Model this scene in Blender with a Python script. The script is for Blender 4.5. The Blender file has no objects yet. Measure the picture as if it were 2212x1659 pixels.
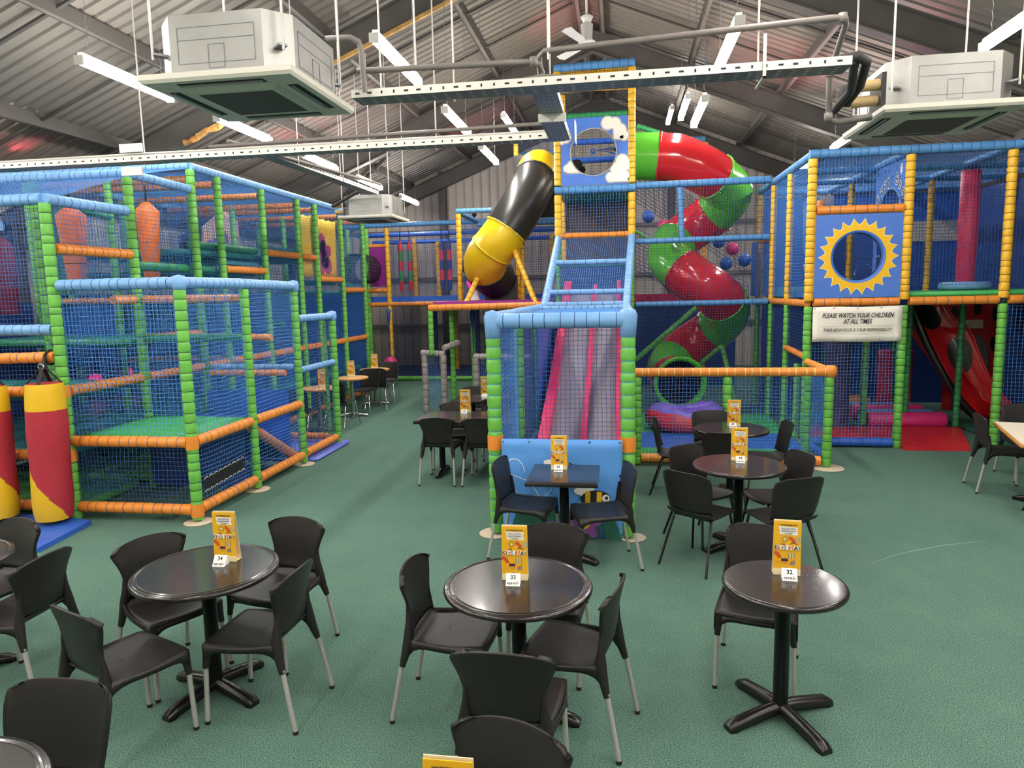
import bpy, math, random
from mathutils import Vector, Matrix
random.seed(7)
D = bpy.data
SC = bpy.context.scene
COL = SC.collection
PI = math.pi

# ---------------------------------------------------------------- camera
CAM_H = 2.2
def make_camera():
    yaw, pitch, roll = math.radians(9.0), math.radians(7.5), math.radians(-1.2)
    w = Vector((-math.sin(yaw) * math.cos(pitch), math.cos(yaw) * math.cos(pitch), -math.sin(pitch)))
    r = Vector((math.cos(yaw), math.sin(yaw), 0))
    u = r.cross(w)
    r2 = r * math.cos(roll) + u * math.sin(roll)
    u2 = -r * math.sin(roll) + u * math.cos(roll)
    cd = D.cameras.new('camera')
    cd.sensor_fit = 'HORIZONTAL'; cd.sensor_width = 36.0
    cd.lens = 36.0 * 1500.0 / 2212.0
    cd.clip_start = 0.05; cd.clip_end = 200
    c = D.objects.new('camera', cd); COL.objects.link(c)
    m = Matrix.Identity(4)
    for i in range(3):
        m[i][0], m[i][1], m[i][2] = r2[i], u2[i], -w[i]
    m[2][3] = CAM_H
    c.matrix_world = m
    SC.camera = c
make_camera()

# ---------------------------------------------------------------- world, exposure
wd = D.worlds.new('world'); SC.world = wd; wd.use_nodes = True
wd.node_tree.nodes['Background'].inputs[0].default_value = (0.75, 0.78, 0.85, 1)
wd.node_tree.nodes['Background'].inputs[1].default_value = 0.3
SC.view_settings.view_transform = 'Standard'
SC.view_settings.look = 'None'
SC.view_settings.exposure = 0.25
SC.view_settings.gamma = 1.0
SC.view_settings.use_curve_mapping = False
SC.cycles.caustics_reflective = False; SC.cycles.caustics_refractive = False; SC.cycles.max_bounces = 8
TUBE_POWER = 74.0        # emission strength of the fluorescent diffusers

# ---------------------------------------------------------------- materials
def lin(h):
    h = h.lstrip('#')
    o = []
    for i in (0, 2, 4):
        c = int(h[i:i + 2], 16) / 255
        o.append(c / 12.92 if c <= .04045 else ((c + .055) / 1.055) ** 2.4)
    return o
MATS = {}
def mat(name, hexc, rough=.5, metal=0., var=None, bump=None, emit=None, coat=0., alpha=None, spec=None, trans=0., ior=1.45):
    m = D.materials.new(name); m.use_nodes = True
    nt = m.node_tree; b = nt.nodes['Principled BSDF']
    c = lin(hexc)
    b.inputs['Base Color'].default_value = (*c, 1)
    b.inputs['Roughness'].default_value = rough
    b.inputs['Metallic'].default_value = metal
    if spec is not None: b.inputs['Specular IOR Level'].default_value = spec
    if coat: b.inputs['Coat Weight'].default_value = coat; b.inputs['Coat Roughness'].default_value = .08
    if trans: b.inputs['Transmission Weight'].default_value = trans; b.inputs['IOR'].default_value = ior
    if emit: b.inputs['Emission Color'].default_value = (*lin(emit[0]), 1); b.inputs['Emission Strength'].default_value = emit[1]
    if alpha is not None: b.inputs['Alpha'].default_value = alpha
    if var or bump:
        tc = nt.nodes.new('ShaderNodeTexCoord')
    if var:
        n = nt.nodes.new('ShaderNodeTexNoise'); n.inputs['Scale'].default_value = var[0]; n.inputs['Detail'].default_value = 4
        nt.links.new(tc.outputs['Object'], n.inputs['Vector'])
        r = nt.nodes.new('ShaderNodeValToRGB')
        a = var[1]
        r.color_ramp.elements[0].position = .3; r.color_ramp.elements[1].position = .7
        r.color_ramp.elements[0].color = (*[x * (1 - a) for x in c], 1)
        r.color_ramp.elements[1].color = (*[min(1, x * (1 + a)) for x in c], 1)
        nt.links.new(n.outputs['Fac'], r.inputs[0]); nt.links.new(r.outputs[0], b.inputs['Base Color'])
    if bump:
        n = nt.nodes.new('ShaderNodeTexNoise'); n.inputs['Scale'].default_value = bump[0]; n.inputs['Detail'].default_value = 3
        nt.links.new(tc.outputs['Object'], n.inputs['Vector'])
        bp = nt.nodes.new('ShaderNodeBump'); bp.inputs['Strength'].default_value = bump[1]; bp.inputs['Distance'].default_value = bump[2] if len(bump) > 2 else .01
        nt.links.new(n.outputs['Fac'], bp.inputs['Height']); nt.links.new(bp.outputs[0], b.inputs['Normal'])
    MATS[name] = m
    return m

def carpet_mat():
    m = D.materials.new('carpet'); m.use_nodes = True; nt = m.node_tree; b = nt.nodes['Principled BSDF']
    tc = nt.nodes.new('ShaderNodeTexCoord')
    def noise(s, d, lo, hi, c0, c1):
        n = nt.nodes.new('ShaderNodeTexNoise'); n.inputs['Scale'].default_value = s; n.inputs['Detail'].default_value = d
        n.inputs['Roughness'].default_value = .8
        nt.links.new(tc.outputs['Object'], n.inputs['Vector'])
        r = nt.nodes.new('ShaderNodeValToRGB')
        r.color_ramp.elements[0].position = lo; r.color_ramp.elements[1].position = hi
        r.color_ramp.elements[0].color = (*c0, 1); r.color_ramp.elements[1].color = (*c1, 1)
        nt.links.new(n.outputs['Fac'], r.inputs[0]); return n, r
    n1, r1 = noise(170, 4, .42, .58, lin('#264539'), lin('#77998b'))
    n2, r2 = noise(1.3, 3, .3, .7, (.86, .88, .9), (1.06, 1.04, 1.0))
    mx = nt.nodes.new('ShaderNodeMix'); mx.data_type = 'RGBA'; mx.blend_type = 'MULTIPLY'; mx.inputs[0].default_value = 1
    nt.links.new(r1.outputs[0], mx.inputs[6]); nt.links.new(r2.outputs[0], mx.inputs[7])
    nt.links.new(mx.outputs[2], b.inputs['Base Color'])
    b.inputs['Roughness'].default_value = .95; b.inputs['Specular IOR Level'].default_value = .15
    bp = nt.nodes.new('ShaderNodeBump'); bp.inputs['Strength'].default_value = .2; bp.inputs['Distance'].default_value = .004
    nt.links.new(n1.outputs['Fac'], bp.inputs['Height']); nt.links.new(bp.outputs[0], b.inputs['Normal'])
    MATS['carpet'] = m
carpet_mat()
FB = (9, .35, .012)
mat('green', '#6bb84c', .42, var=(6, .12), bump=FB)
mat('dgreen', '#2f8a4f', .42, var=(6, .12), bump=FB)
mat('orange', '#e68c34', .42, var=(6, .10), bump=FB)
mat('yellow', '#ebb52a', .42, var=(6, .10), bump=FB)
mat('lblue', '#78a9dc', .42, var=(6, .08), bump=FB)
mat('blue', '#558fc8', .42, var=(6, .10), bump=FB)
mat('rblue', '#2f62c4', .45, var=(4, .10), bump=(3, .3, .02))
mat('purple', '#7b5bd0', .38, var=(4, .10), bump=(5, .6, .03))
mat('pink', '#d8317a', .4, var=(4, .1), bump=(4, .3, .02))
mat('red', '#d02a34', .4, var=(4, .1), bump=(4, .3, .02))
mat('bagred', '#b02a38', .75, var=(60, .12))
mat('bagyellow', '#e8b818', .45, bump=(14, .4, .01))
mat('crimson', '#d9355a', .5, var=(5, .06), bump=(5, .3, .01))
mat('greyfoam', '#a09492', .5, var=(8, .12), bump=(14, .5, .015))
mat('cord', '#1d3c73', .7)
mat('cord_dark', '#1c2a22', .8)
mat('net_blue', '#4580c6', .6)
mat('net_navy', '#2a4a86', .6)
mat('net_dark', '#23262e', .7)
mat('net_teal', '#2f7f86', .6)
mat('deck_green', '#3fa95a', .4, bump=(3, .3, .03))
mat('deck_teal', '#2a807a', .45, bump=(3, .3, .03))
mat('navy', '#27468a', .5, var=(3, .15), bump=(3, .3, .02))
mat('skyblue', '#4a78cf', .5, var=(2, .05), bump=(2.5, .5, .03))
mat('pvcblue', '#5b9be4', .42, var=(2, .04), bump=(2.2, .7, .05))
mat('cloud', '#efe9dc', .6); mat('cloud_edge', '#b9b6b4', .6)
mat('sun', '#f3bd18', .5); mat('sun_edge', '#f7e7a2', .5)
mat('white', '#f2efe8', .5); mat('ink', '#1a1a1c', .6); mat('greyink', '#8a8690', .6)
mat('vinylwhite', '#efeadf', .45, bump=(3, .3, .01))
mat('black_plastic', '#232120', .42, var=(70, .18), bump=(220, .12, .002), spec=.35)
mat('black_rim', '#8d8a84', .45)
mat('alu', '#b4b2ac', .42, metal=.3)
mat('chrome', '#d2d2d0', .12, metal=1)
mat('blacksteel', '#151516', .3, metal=.3)
mat('castblack', '#1b1918', .26, bump=(60, .1, .003))
mat('tabletop', '#221c1b', .24, var=(14, .35), coat=.35)
mat('woodtop', '#dcae78', .35, var=(12, .12))
mat('woodedge', '#c98b45', .4)
mat('whitetop', '#eee3cf', .4)
mat('menu', '#e8b021', .4); mat('menu_cream', '#efe0b4', .5); mat('menu_ring', '#c3952a', .5); mat('menu_red', '#c8512c', .5)
mat('menu_teal', '#5f8f88', .5); mat('menu_plum', '#4a1d3f', .5); mat('menu_orange', '#d98f2e', .5)
mat('galv', '#94938f', .4, metal=.55, var=(5, .07))
mat('galv_lite', '#d9d6cd', .45, metal=.15)
mat('galv_dark', '#7c7f86', .45, metal=.3)
mat('slot', '#15161a', .7)
mat('acplate', '#c9c5b8', .5); mat('acgrille', '#4a4744', .7, var=(160, .2)); mat('acplate_under', '#8d9290', .55)
mat('pipe_grey', '#77706c', .5); mat('pipe_black', '#2f2d2d', .7); mat('pipe_tan', '#b39a6e', .6); mat('conduit', '#c4c1bb', .45)
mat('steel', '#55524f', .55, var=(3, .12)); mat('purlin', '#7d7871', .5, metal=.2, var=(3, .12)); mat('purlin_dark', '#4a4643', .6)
mat('sheet', '#857f77', .5, metal=.1, var=(1.2, .07)); mat('sheet_rib', '#746e67', .5, metal=.1)
mat('timber', '#b08a50', .7, var=(8, .25)); mat('foam_ins', '#b98546', .9, var=(18, .35), bump=(20, .8, .03))
mat('clad', '#cfc5bb', .55, var=(1.5, .06)); mat('clad_rib', '#b4aba3', .55)
mat('wallgrey', '#d8d2c8', .7); mat('walldark', '#4c4a52', .7)
mat('tube_yellow', '#e6c116', .3, bump=(60, .08, .002)); mat('tube_black', '#2a2928', .32, bump=(80, .1, .002))
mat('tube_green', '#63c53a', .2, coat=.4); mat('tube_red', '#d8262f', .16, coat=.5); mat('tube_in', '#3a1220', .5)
mat('lime', '#6fdd2e', .3)
mat('lady_red', '#c81a20', .12, coat=.6); mat('lady_black', '#0e0c0e', .3, coat=.2); mat('stone_grey', '#6d6a6c', .7, var=(30, .1))
mat('lane', '#8b8794', .6, var=(4, .06))
mat('lanepink', '#e02a62', .4)
mat('acrylic', '#ffffff', .03, trans=1.0, ior=1.12)
mat('tube_light', '#ffffff', .4, emit=('#fffaf2', TUBE_POWER))
mat('housing', '#dcd9d2', .5)
mat('fan_white', '#d8d6d2', .45)
mat('beige_plate', '#c9b9a2', .6)
mat('leaf', '#2f6a55', .5); mat('leaf2', '#2a5a52', .5); mat('petal', '#8a4f9c', .5)
mat('carrot', '#ee7a28', .5, bump=(8, .4, .01)); mat('carrot_pink', '#d9714f', .5, bump=(8, .4, .01))
mat('bannerYellow', '#f4c81e', .5, bump=(4, .5, .02)); mat('blob', '#b33a76', .5)
mat('scuff', '#729485', .95); mat('periwinkle', '#6875d2', .4, bump=(4, .4, .02)); mat('maroon', '#7a1f3f', .6)
mat('brown', '#4a3226', .6, var=(6, .2)); mat('parlens', '#ff3050', .4, emit=('#ff2040', 12))
mat('magenta', '#8e2a8c', .4); mat('trunk', '#4a3a5a', .7, var=(20, .25))
mat('hazard_y', '#e0b42a', .6)
mat('pinkglow', '#ff3a8c', .5, emit=('#ff2a80', 1.3))
mat('tealpad', '#3f8ca0', .45); mat('paleflesh', '#d8b4a2', .5)

# ---------------------------------------------------------------- mesh builder
class MB:
    def __init__(s): s.v = []; s.f = []; s.m = []; s.s = []
    def add(s, vs, fs, m=0, sm=False):
        o = len(s.v); s.v += [tuple(a) for a in vs]
        for i, f in enumerate(fs):
            s.f.append([o + k for k in f]); s.m.append(m[i] if isinstance(m, list) else m); s.s.append(sm)
        return s
    def box(s, lo, hi, m=0):
        x0, y0, z0 = lo; x1, y1, z1 = hi
        return s.add([(x0,y0,z0),(x1,y0,z0),(x1,y1,z0),(x0,y1,z0),(x0,y0,z1),(x1,y0,z1),(x1,y1,z1),(x0,y1,z1)],
                     [(0,3,2,1),(4,5,6,7),(0,1,5,4),(1,2,6,5),(2,3,7,6),(3,0,4,7)], m)
    def hexa(s, b, t, m=0):           # four bottom and four top corners
        return s.add(list(b) + list(t), [(0,3,2,1),(4,5,6,7),(0,1,5,4),(1,2,6,5),(2,3,7,6),(3,0,4,7)], m)
    def bar(s, p, q, w, h, m=0, up=(0,0,1)):
        p, q = Vector(p), Vector(q); d = (q - p).normalized(); u = Vector(up)
        if abs(d.dot(u)) > .98: u = Vector((1,0,0))
        r = d.cross(u).normalized(); u = r.cross(d)
        a = [(-w/2,-h/2),(w/2,-h/2),(w/2,h/2),(-w/2,h/2)]
        return s.hexa([p + r*x + u*y for x, y in a], [q + r*x + u*y for x, y in a], m)
    def tube(s, pts, rad, n=10, m=0, cap=True, sm=True, ringm=None):
        pts = [Vector(p) for p in pts]; k = len(pts)
        if not isinstance(rad, (list, tuple)): rad = [rad] * k
        t0 = (pts[1] - pts[0]).normalized()
        up = Vector((0,0,1)) if abs(t0.z) < .9 else Vector((1,0,0))
        nrm = t0.cross(up).normalized()
        vs, fs, ms = [], [], []
        for i, p in enumerate(pts):
            if i == 0: t = t0
            elif i == k-1: t = (pts[i] - pts[i-1]).normalized()
            else:
                t = (pts[i+1] - pts[i-1])
                t = t.normalized() if t.length > 1e-9 else t0
            nrm = nrm - t * nrm.dot(t)
            nrm = nrm.normalized() if nrm.length > 1e-6 else t.orthogonal().normalized()
            b = t.cross(nrm)
            for j in range(n):
                a = 2*PI*j/n
                vs.append(p + (nrm*math.cos(a) + b*math.sin(a)) * rad[i])
        for i in range(k-1):
            for j in range(n):
                j2 = (j+1) % n
                fs.append((i*n+j, i*n+j2, (i+1)*n+j2, (i+1)*n+j)); ms.append(ringm[i] if ringm else m)
        s.add(vs, fs, ms, sm)
        if cap:
            s.add(vs[:n], [tuple(range(n))[::-1]], ringm[0] if ringm else m)
            s.add(vs[-n:], [tuple(range(n))], ringm[-1] if ringm else m)
        return s
    def lathe(s, prof, n=24, m=0, o=(0,0,0), sm=True, ms=None):
        vs, fs, mm = [], [], []
        for r, z in prof:
            for j in range(n):
                a = 2*PI*j/n; vs.append((o[0]+r*math.cos(a), o[1]+r*math.sin(a), o[2]+z))
        for i in range(len(prof)-1):
            for j in range(n):
                j2 = (j+1) % n; fs.append((i*n+j, i*n+j2, (i+1)*n+j2, (i+1)*n+j)); mm.append(ms[i] if ms else m)
        return s.add(vs, fs, mm, sm)
    def poly(s, pts, m=0, d=None):     # flat polygon, or a slab when d (a vector) is given
        pts = [Vector(p) for p in pts]; n = len(pts)
        if d is None: return s.add(pts, [tuple(range(n))], m)
        d = Vector(d); q = [p + d for p in pts]
        fs = [tuple(range(n))[::-1], tuple(range(n, 2*n))] + [(i, (i+1) % n, n+(i+1) % n, n+i) for i in range(n)]
        return s.add(pts + q, fs, m)
    def grid(s, G, t=0., m=0, sm=True):   # G[i][j] points; thickness t gives a closed shell
        a, b = len(G), len(G[0]); P = [[Vector(p) for p in r] for r in G]
        if not t:
            return s.add([p for r in P for p in r], [(i*b+j, i*b+j+1, (i+1)*b+j+1, (i+1)*b+j) for i in range(a-1) for j in range(b-1)], m, sm)
        Q = []
        for i in range(a):
            row = []
            for j in range(b):
                du = P[min(i+1,a-1)][j] - P[max(i-1,0)][j]; dv = P[i][min(j+1,b-1)] - P[i][max(j-1,0)]
                nn = du.cross(dv); nn = nn.normalized() if nn.length > 1e-9 else Vector((0,0,1))
                row.append(P[i][j] + nn*t)
            Q.append(row)
        N = a*b
        vs = [p for r in P for p in r] + [p for r in Q for p in r]
        fs = [(i*b+j, i*b+j+1, (i+1)*b+j+1, (i+1)*b+j) for i in range(a-1) for j in range(b-1)]
        fs += [tuple(N+k for k in f[::-1]) for f in fs]
        rim = [j for j in range(b)] + [i*b+b-1 for i in range(1,a)] + [(a-1)*b+j for j in range(b-2,-1,-1)] + [i*b for i in range(a-2,0,-1)]
        L = len(rim)
        fs += [(rim[(k+1) % L], rim[k], N+rim[k], N+rim[(k+1) % L]) for k in range(L)]
        return s.add(vs, fs, m, sm)
    def mesh(s, name, mats, off=(0,0,0)):
        me = D.meshes.new(name)
        me.from_pydata([(x-off[0], y-off[1], z-off[2]) for x, y, z in s.v], [], s.f)
        for k in mats: me.materials.append(MATS[k])
        me.polygons.foreach_set('material_index', s.m); me.polygons.foreach_set('use_smooth', s.s)
        me.update(); return me

WLOC = {}
def link(name, data, parent=None, loc=(0,0,0), rotz=0.):
    o = D.objects.new(name, data); COL.objects.link(o)
    if parent is not None: o.parent = parent
    o.location = loc; o.rotation_euler = (0, 0, rotz)
    return o
def tag(o, label=None, cat=None, group=None, kind=None):
    if label: o['label'] = label
    if cat: o['category'] = cat
    if group: o['group'] = group
    if kind: o['kind'] = kind
    return o
def thing(name, label, cat, loc=(0,0,0), rotz=0., group=None):
    o = link(name, None, None, loc, rotz); o.empty_display_size = .1
    WLOC[o.name] = tuple(loc)
    return tag(o, label, cat, group)
def W(o): return WLOC.get(o.name, (0,0,0)) if o is not None else (0,0,0)
def part(name, mb, mats, parent, local=False, label=None, kind=None):
    if isinstance(mats, str): mats = [mats]
    off = (0,0,0) if local else W(parent)
    o = link(name, mb.mesh(name, mats, off), parent)
    WLOC[o.name] = off if not local else (0,0,0)
    if label: o['label'] = label
    if kind: o['kind'] = kind
    return o
def solo(name, mb, mats, label, cat, base=(0,0,0), group=None, kind=None):
    """a thing that is a single mesh, origin at its base"""
    if isinstance(mats, str): mats = [mats]
    o = link(name, mb.mesh(name, mats, base), None, base); WLOC[o.name] = tuple(base)
    return tag(o, label, cat, group, kind)
def copy_tree(o, parent=None):
    c = o.copy(); COL.objects.link(c); c.parent = parent
    for ch in o.children: copy_tree(ch, c)
    return c
TXT = {}
def text_mesh(body, size, shear=0., ext=.0006, font_off=0.):
    k = (body, size, shear, ext, font_off)
    if k not in TXT:
        cu = D.curves.new('t', 'FONT'); cu.body = body; cu.size = size; cu.shear = shear; cu.extrude = ext; cu.offset = font_off
        cu.align_x = 'CENTER'; cu.align_y = 'CENTER'; cu.resolution_u = 3
        o = D.objects.new('t', cu); COL.objects.link(o)
        me = D.meshes.new_from_object(o)
        D.objects.remove(o); TXT[k] = me
    return TXT[k]
def text(parent, body, size, matname, M, shear=0., sx=1., font_off=0., name='lettering'):
    """flat lettering; M places the text plane (x right, y up) in the parent's own space"""
    me = text_mesh(body, size, shear, .0006, font_off).copy(); me.materials.clear(); me.materials.append(MATS[matname])
    o = D.objects.new(name, me); COL.objects.link(o); o.parent = parent
    o.matrix_basis = M @ Matrix.Diagonal((sx, 1, 1, 1))
    return o
def facing(x, y, z, yaw=0., tilt=0.):
    """matrix for lettering on an upright face that looks towards -Y (turned by yaw, leaned back by tilt)"""
    return Matrix.Translation((x, y, z)) @ Matrix.Rotation(yaw, 4, 'Z') @ Matrix.Rotation(PI/2 - tilt, 4, 'X')

# ---------------------------------------------------------------- padded frame parts
def sleeve_mb(mb, p, q, r=.055, seg=.115, n=12, m=0, cm=1, bulge=.10, jit=.02):
    p, q = Vector(p), Vector(q); L = (q-p).length; k = max(1, round(L/seg)); d = (q-p)/L
    pts, rad, rm = [], [], []
    cuts = [0] + [(i + random.uniform(-.16, .16))/k*L for i in range(1, k)] + [L]
    for i in range(k):
        a, b = cuts[i], cuts[i+1]; l = b-a; g = min(.007, l*.1); rr = r*(1+random.uniform(-jit, jit))
        for t, f in ((a+g*.5, 1-bulge), (a+g*1.9, 1-bulge*.35), (a+l*.3, 1.), (b-l*.3, 1.), (b-g*1.9, 1-bulge*.35), (b-g*.5, 1-bulge)):
            pts.append(p + d*t); rad.append(rr*f); rm.append(m)
        rm[-1] = cm
    mb.tube(pts, rad, n, m, True, True, rm[:-1] if len(rm) > 1 else None)
    return mb
def sleeve(par, name, p, q, col, r=.055, seg=.115, n=12, cord='cord_dark', bulge=.10):
    return part(name, sleeve_mb(MB(), p, q, r, seg, n, 0, 1, bulge), [col, cord], par)
def post(par, x, y, z0, z1, col, r=.055, seg=.115, n=12, cord='cord_dark'): return sleeve(par, 'post', (x,y,z0), (x,y,z1), col, r, seg, n, cord)
def rail(par, p, q, col, r=.047, seg=.10, n=12, cord='cord', bulge=.05): return sleeve(par, 'rail', p, q, col, r, seg, n, cord, bulge)
def net(par, o, u, v, col='net_blue', pitch=.044, th=.0046, sag=.012):
    o, u, v = Vector(o), Vector(u), Vector(v); mb = MB()
    nrm = u.cross(v).normalized(); ph = random.uniform(0, 6)
    def strands(a, b, cnt):
        for i in range(cnt+1):
            s = i/cnt; A = o + a*s; K = 5
            pr = a.normalized()
            P = [A + b*(j/(K-1)) + nrm*(sag*math.sin(PI*j/(K-1))*math.sin(PI*s)) + pr*(.25*pitch*math.sin(5*j/(K-1)+s*9+ph)*math.sin(PI*j/(K-1))) for j in range(K)]
            mb.tube(P, th*.55, 3, 0, False, False)
    strands(u, v, max(2, round(u.length/pitch))); strands(v, u, max(2, round(v.length/pitch)))
    return part('net', mb, col, par, kind='stuff')
def slab(par, name, o, u, v, t, col, label=None):
    o, u, v = Vector(o), Vector(u), Vector(v); d = u.cross(v).normalized()*t
    return part(name, MB().poly([o, o+u, o+u+v, o+v], 0, d), col, par, label=label)
def pad(par, name, lo, hi, col, b=.03, label=None):
    """soft pad: a box with rounded edges"""
    x0,y0,z0 = lo; x1,y1,z1 = hi; b = min(b, (x1-x0)/2.1, (y1-y0)/2.1, (z1-z0)/2.1)
    return part(name, pad_mb(lo, hi, b), col, par, label=label)
def pad_mb(lo, hi, b, mb=None, m=0):
    x0,y0,z0 = lo; x1,y1,z1 = hi; mb = mb or MB()
    def ring(i, z): return [(x0+i+b,y0+i,z),(x1-i-b,y0+i,z),(x1-i,y0+i+b,z),(x1-i,y1-i-b,z),(x1-i-b,y1-i,z),(x0+i+b,y1-i,z),(x0+i,y1-i-b,z),(x0+i,y0+i+b,z)]
    R = [ring(b*.8, z0), ring(b*.25, z0+b*.25), ring(0, z0+b), ring(0, z1-b), ring(b*.25, z1-b*.25), ring(b*.8, z1)]
    vs = [p for r in R for p in r]; n = 8
    fs = [(i*n+j, i*n+(j+1) % n, (i+1)*n+(j+1) % n, (i+1)*n+j) for i in range(5) for j in range(n)]
    mb.add(vs, fs, m, True); mb.add(R[0], [tuple(range(8))[::-1]], m); mb.add(R[-1], [tuple(range(8))], m)
    return mb
# ================================================================ the room
XR, SL = -.58, .4
RX0, RX1, RY0, RY1 = -10.2, 9.04, -6.0, 20.6
def zsheet(x): return 7.7 - SL*abs(x-XR)
def zraft(x): return 7.08 - SL*abs(x-XR)

FLOOR = solo('floor', MB().poly([(RX0,RY0,0),(RX1,RY0,0),(RX1,RY1,0),(RX0,RY1,0)], 0, (0,0,-.1)), 'carpet', 'flecked green carpet across the play hall', 'carpet', kind='structure')

def scuff():
    P = [(1.96,5.66),(2.2,5.86),(2.44,6.01),(2.71,6.15),(2.93,6.23),(3.1,6.3)]; a, b = [], []
    for i, (x, y) in enumerate(P):
        w = .007*math.sin(PI*(i+.4)/6); a.append((x-.3*w, y+w, .0012)); b.append((x+.3*w, y-w, .0012))
    part('scuff_mark', MB().poly(a+b[::-1], 0), 'scuff', FLOOR, label='pale curved scuff mark in the carpet')
scuff()
def roof():
    mb = MB()
    n = int((RY1-RY0+.4)/.2)
    for side in (RX0-.3, RX1+.3):
        rows = []
        for i in range(n+1):
            y = RY0-.2+i*.2
            for dy, dz in ((0,0),(.125,0),(.14,.032),(.185,.032)):
                rows.append((y+dy, dz))
        vs = []
        for y, dz in rows:
            vs.append((XR, y, zsheet(XR)+dz)); vs.append((side, y, zsheet(side)+dz))
        fs = [(2*i, 2*i+1, 2*i+3, 2*i+2) for i in range(len(rows)-1)]
        ms = [1 if i % 4 in (1, 3) else 0 for i in range(len(rows)-1)]
        mb.add(vs, fs, ms)
        # outer skin so that the roof has a thickness
        mb.add([(XR,RY0-.3,zsheet(XR)+.1),(side,RY0-.3,zsheet(side)+.1),(side,RY1+.3,zsheet(side)+.1),(XR,RY1+.3,zsheet(XR)+.1)], [(0,1,2,3)], 0)
    c = solo('ceiling', mb, ['sheet','sheet_rib'], 'pitched roof of ribbed grey metal sheets', 'roof', kind='structure')
    frames = (-4.0, .8, 5.6, 10.4, 15.2, 20.3)
    for fy in frames:
        for xe in (RX0, RX1):
            mb = MB(); th = .42
            for z0, z1, hw in ((0,.02,.09),(.02,th-.02,.008),(th-.02,th,.09)):
                a = [(XR,zraft(XR)+z0),(XR,zraft(XR)+z1),(xe,zraft(xe)+z1),(xe,zraft(xe)+z0)]
                mb.poly([(x,fy-hw,z) for x, z in a], 0, (0,2*hw,0))
            part('rafter', mb, 'steel', c)
            mb = MB(); s = 1 if xe < 0 else -1
            for o, w, d in ((0,.02,.18),(.02,.26,.016),(.28,.02,.18)):
                mb.box((min(xe+s*o, xe+s*(o+w)), fy-d/2, 0), (max(xe+s*o, xe+s*(o+w)), fy+d/2, zraft(xe)+.3))
            part('column', mb, 'steel', c)
            mb = MB()          # haunch under the eaves
            x1 = xe + s*1.5
            mb.poly([(xe,fy-.008,zraft(xe)-.45),(x1,fy-.008,zraft(x1)),(xe,fy-.008,zraft(xe))], 0, (0,.016,0))
            part('haunch', mb, 'steel', c)
    for sgn in (-1, 1):
        for k in (.22, 1.98, 3.75, 5.52, 7.29, 9.0):
            x = XR + sgn*k; z = 7.5 - SL*k
            mb = MB().box((x-.035,RY0,z),(x+.035,RY1,z+.17))
            mb.m = [1,0,0,0,0,0]; mb.box((x-.06,RY0,z),(x-.03,RY1,z+.03), 0)  # underside in a lighter steel colour: the light on it is painted
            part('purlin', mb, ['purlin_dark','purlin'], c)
        for fy in frames[:-1]:
            for dy in (1.6, 3.2):
                mb = MB(); a, b = XR+sgn*.3, XR+sgn*8.9
                mb.bar((a,fy+dy,7.58-SL*.3),(b,fy+dy,7.58-SL*8.9), .045, .03)
                part('sag_bar', mb, 'purlin_dark', c)
    # timber edging and sprayed foam along the lower edge of one rafter
    mb = MB(); a, b = XR-.4, XR-5.9
    mb.bar((a,10.27,zraft(a)-.02),(b,10.27,zraft(b)-.02), .05, .05)
    part('timber_strip', mb, 'timber', c)
    mb = MB(); P = []
    for i in range(26):
        x = XR-4.0-i*.085; P.append((x, 10.28+.02*math.sin(i*2.1), zraft(x)-.03+.02*math.sin(i*1.3)))
    mb.tube(P, [.03+.022*abs(math.sin(i*1.7)) for i in range(26)], 7, 0)
    part('sprayed_foam', mb, 'foam_ins', c)
    # diagonal wind bracing at the far end
    for sgn in (-1, 1):
        mb = MB(); mb.tube([(XR+sgn*8.4, 20.2, 4.3), (XR+sgn*3.6, 15.4, 6.1)], .05, 10)
        part('brace', mb, 'purlin', c)
roof()

def walls():
    def gable(y, d): return [(RX0,y,0),(RX1,y,0),(RX1,y,zsheet(RX1)),(XR,y,zsheet(XR)),(RX0,y,zsheet(RX0))]
    w = solo('wall_back', MB().poly(gable(RY1,0), 0, (0,.1,0)), 'clad', 'pale ribbed cladding wall at the far gable end', 'wall', kind='structure')
    mb = MB(); x = RX0+.1
    while x < RX1:
        mb.box((x,RY1-.03,0),(x+.05,RY1,zsheet(x+.025)-.05)); x += .25
    part('cladding_rib', mb, 'clad_rib', w, kind='stuff')
    for x in (-5.2, 1.4, 5.0):
        part('gable_post', MB().box((x-.1,RY1-.22,0),(x+.1,RY1-.04,zsheet(x)-.1)), 'steel', w)
    for z in (1.2, 2.6, 4.0):
        part('sheeting_rail', MB().box((RX0,RY1-.12,z),(RX1,RY1-.03,z+.1)), 'purlin', w)
    solo('wall_front', MB().poly(gable(RY0-.1,0), 0, (0,.1,0)), 'wallgrey', 'plain grey wall at the entrance end', 'wall', kind='structure')
    solo('wall_left', MB().box((RX0-.1,RY0,0),(RX0,RY1,zsheet(RX0))), 'wallgrey', 'grey side wall behind the green play frame', 'wall', kind='structure')
    w = solo('wall_right', MB().box((RX1,RY0,0),(RX1+.1,RY1,zsheet(RX1))), 'walldark', 'dark side wall behind the yellow play frame', 'wall', kind='structure')
    part('dado_band', MB().box((RX1-.02,RY0,2.5),(RX1,RY1,3.1)), 'clad', w)
walls()

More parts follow.
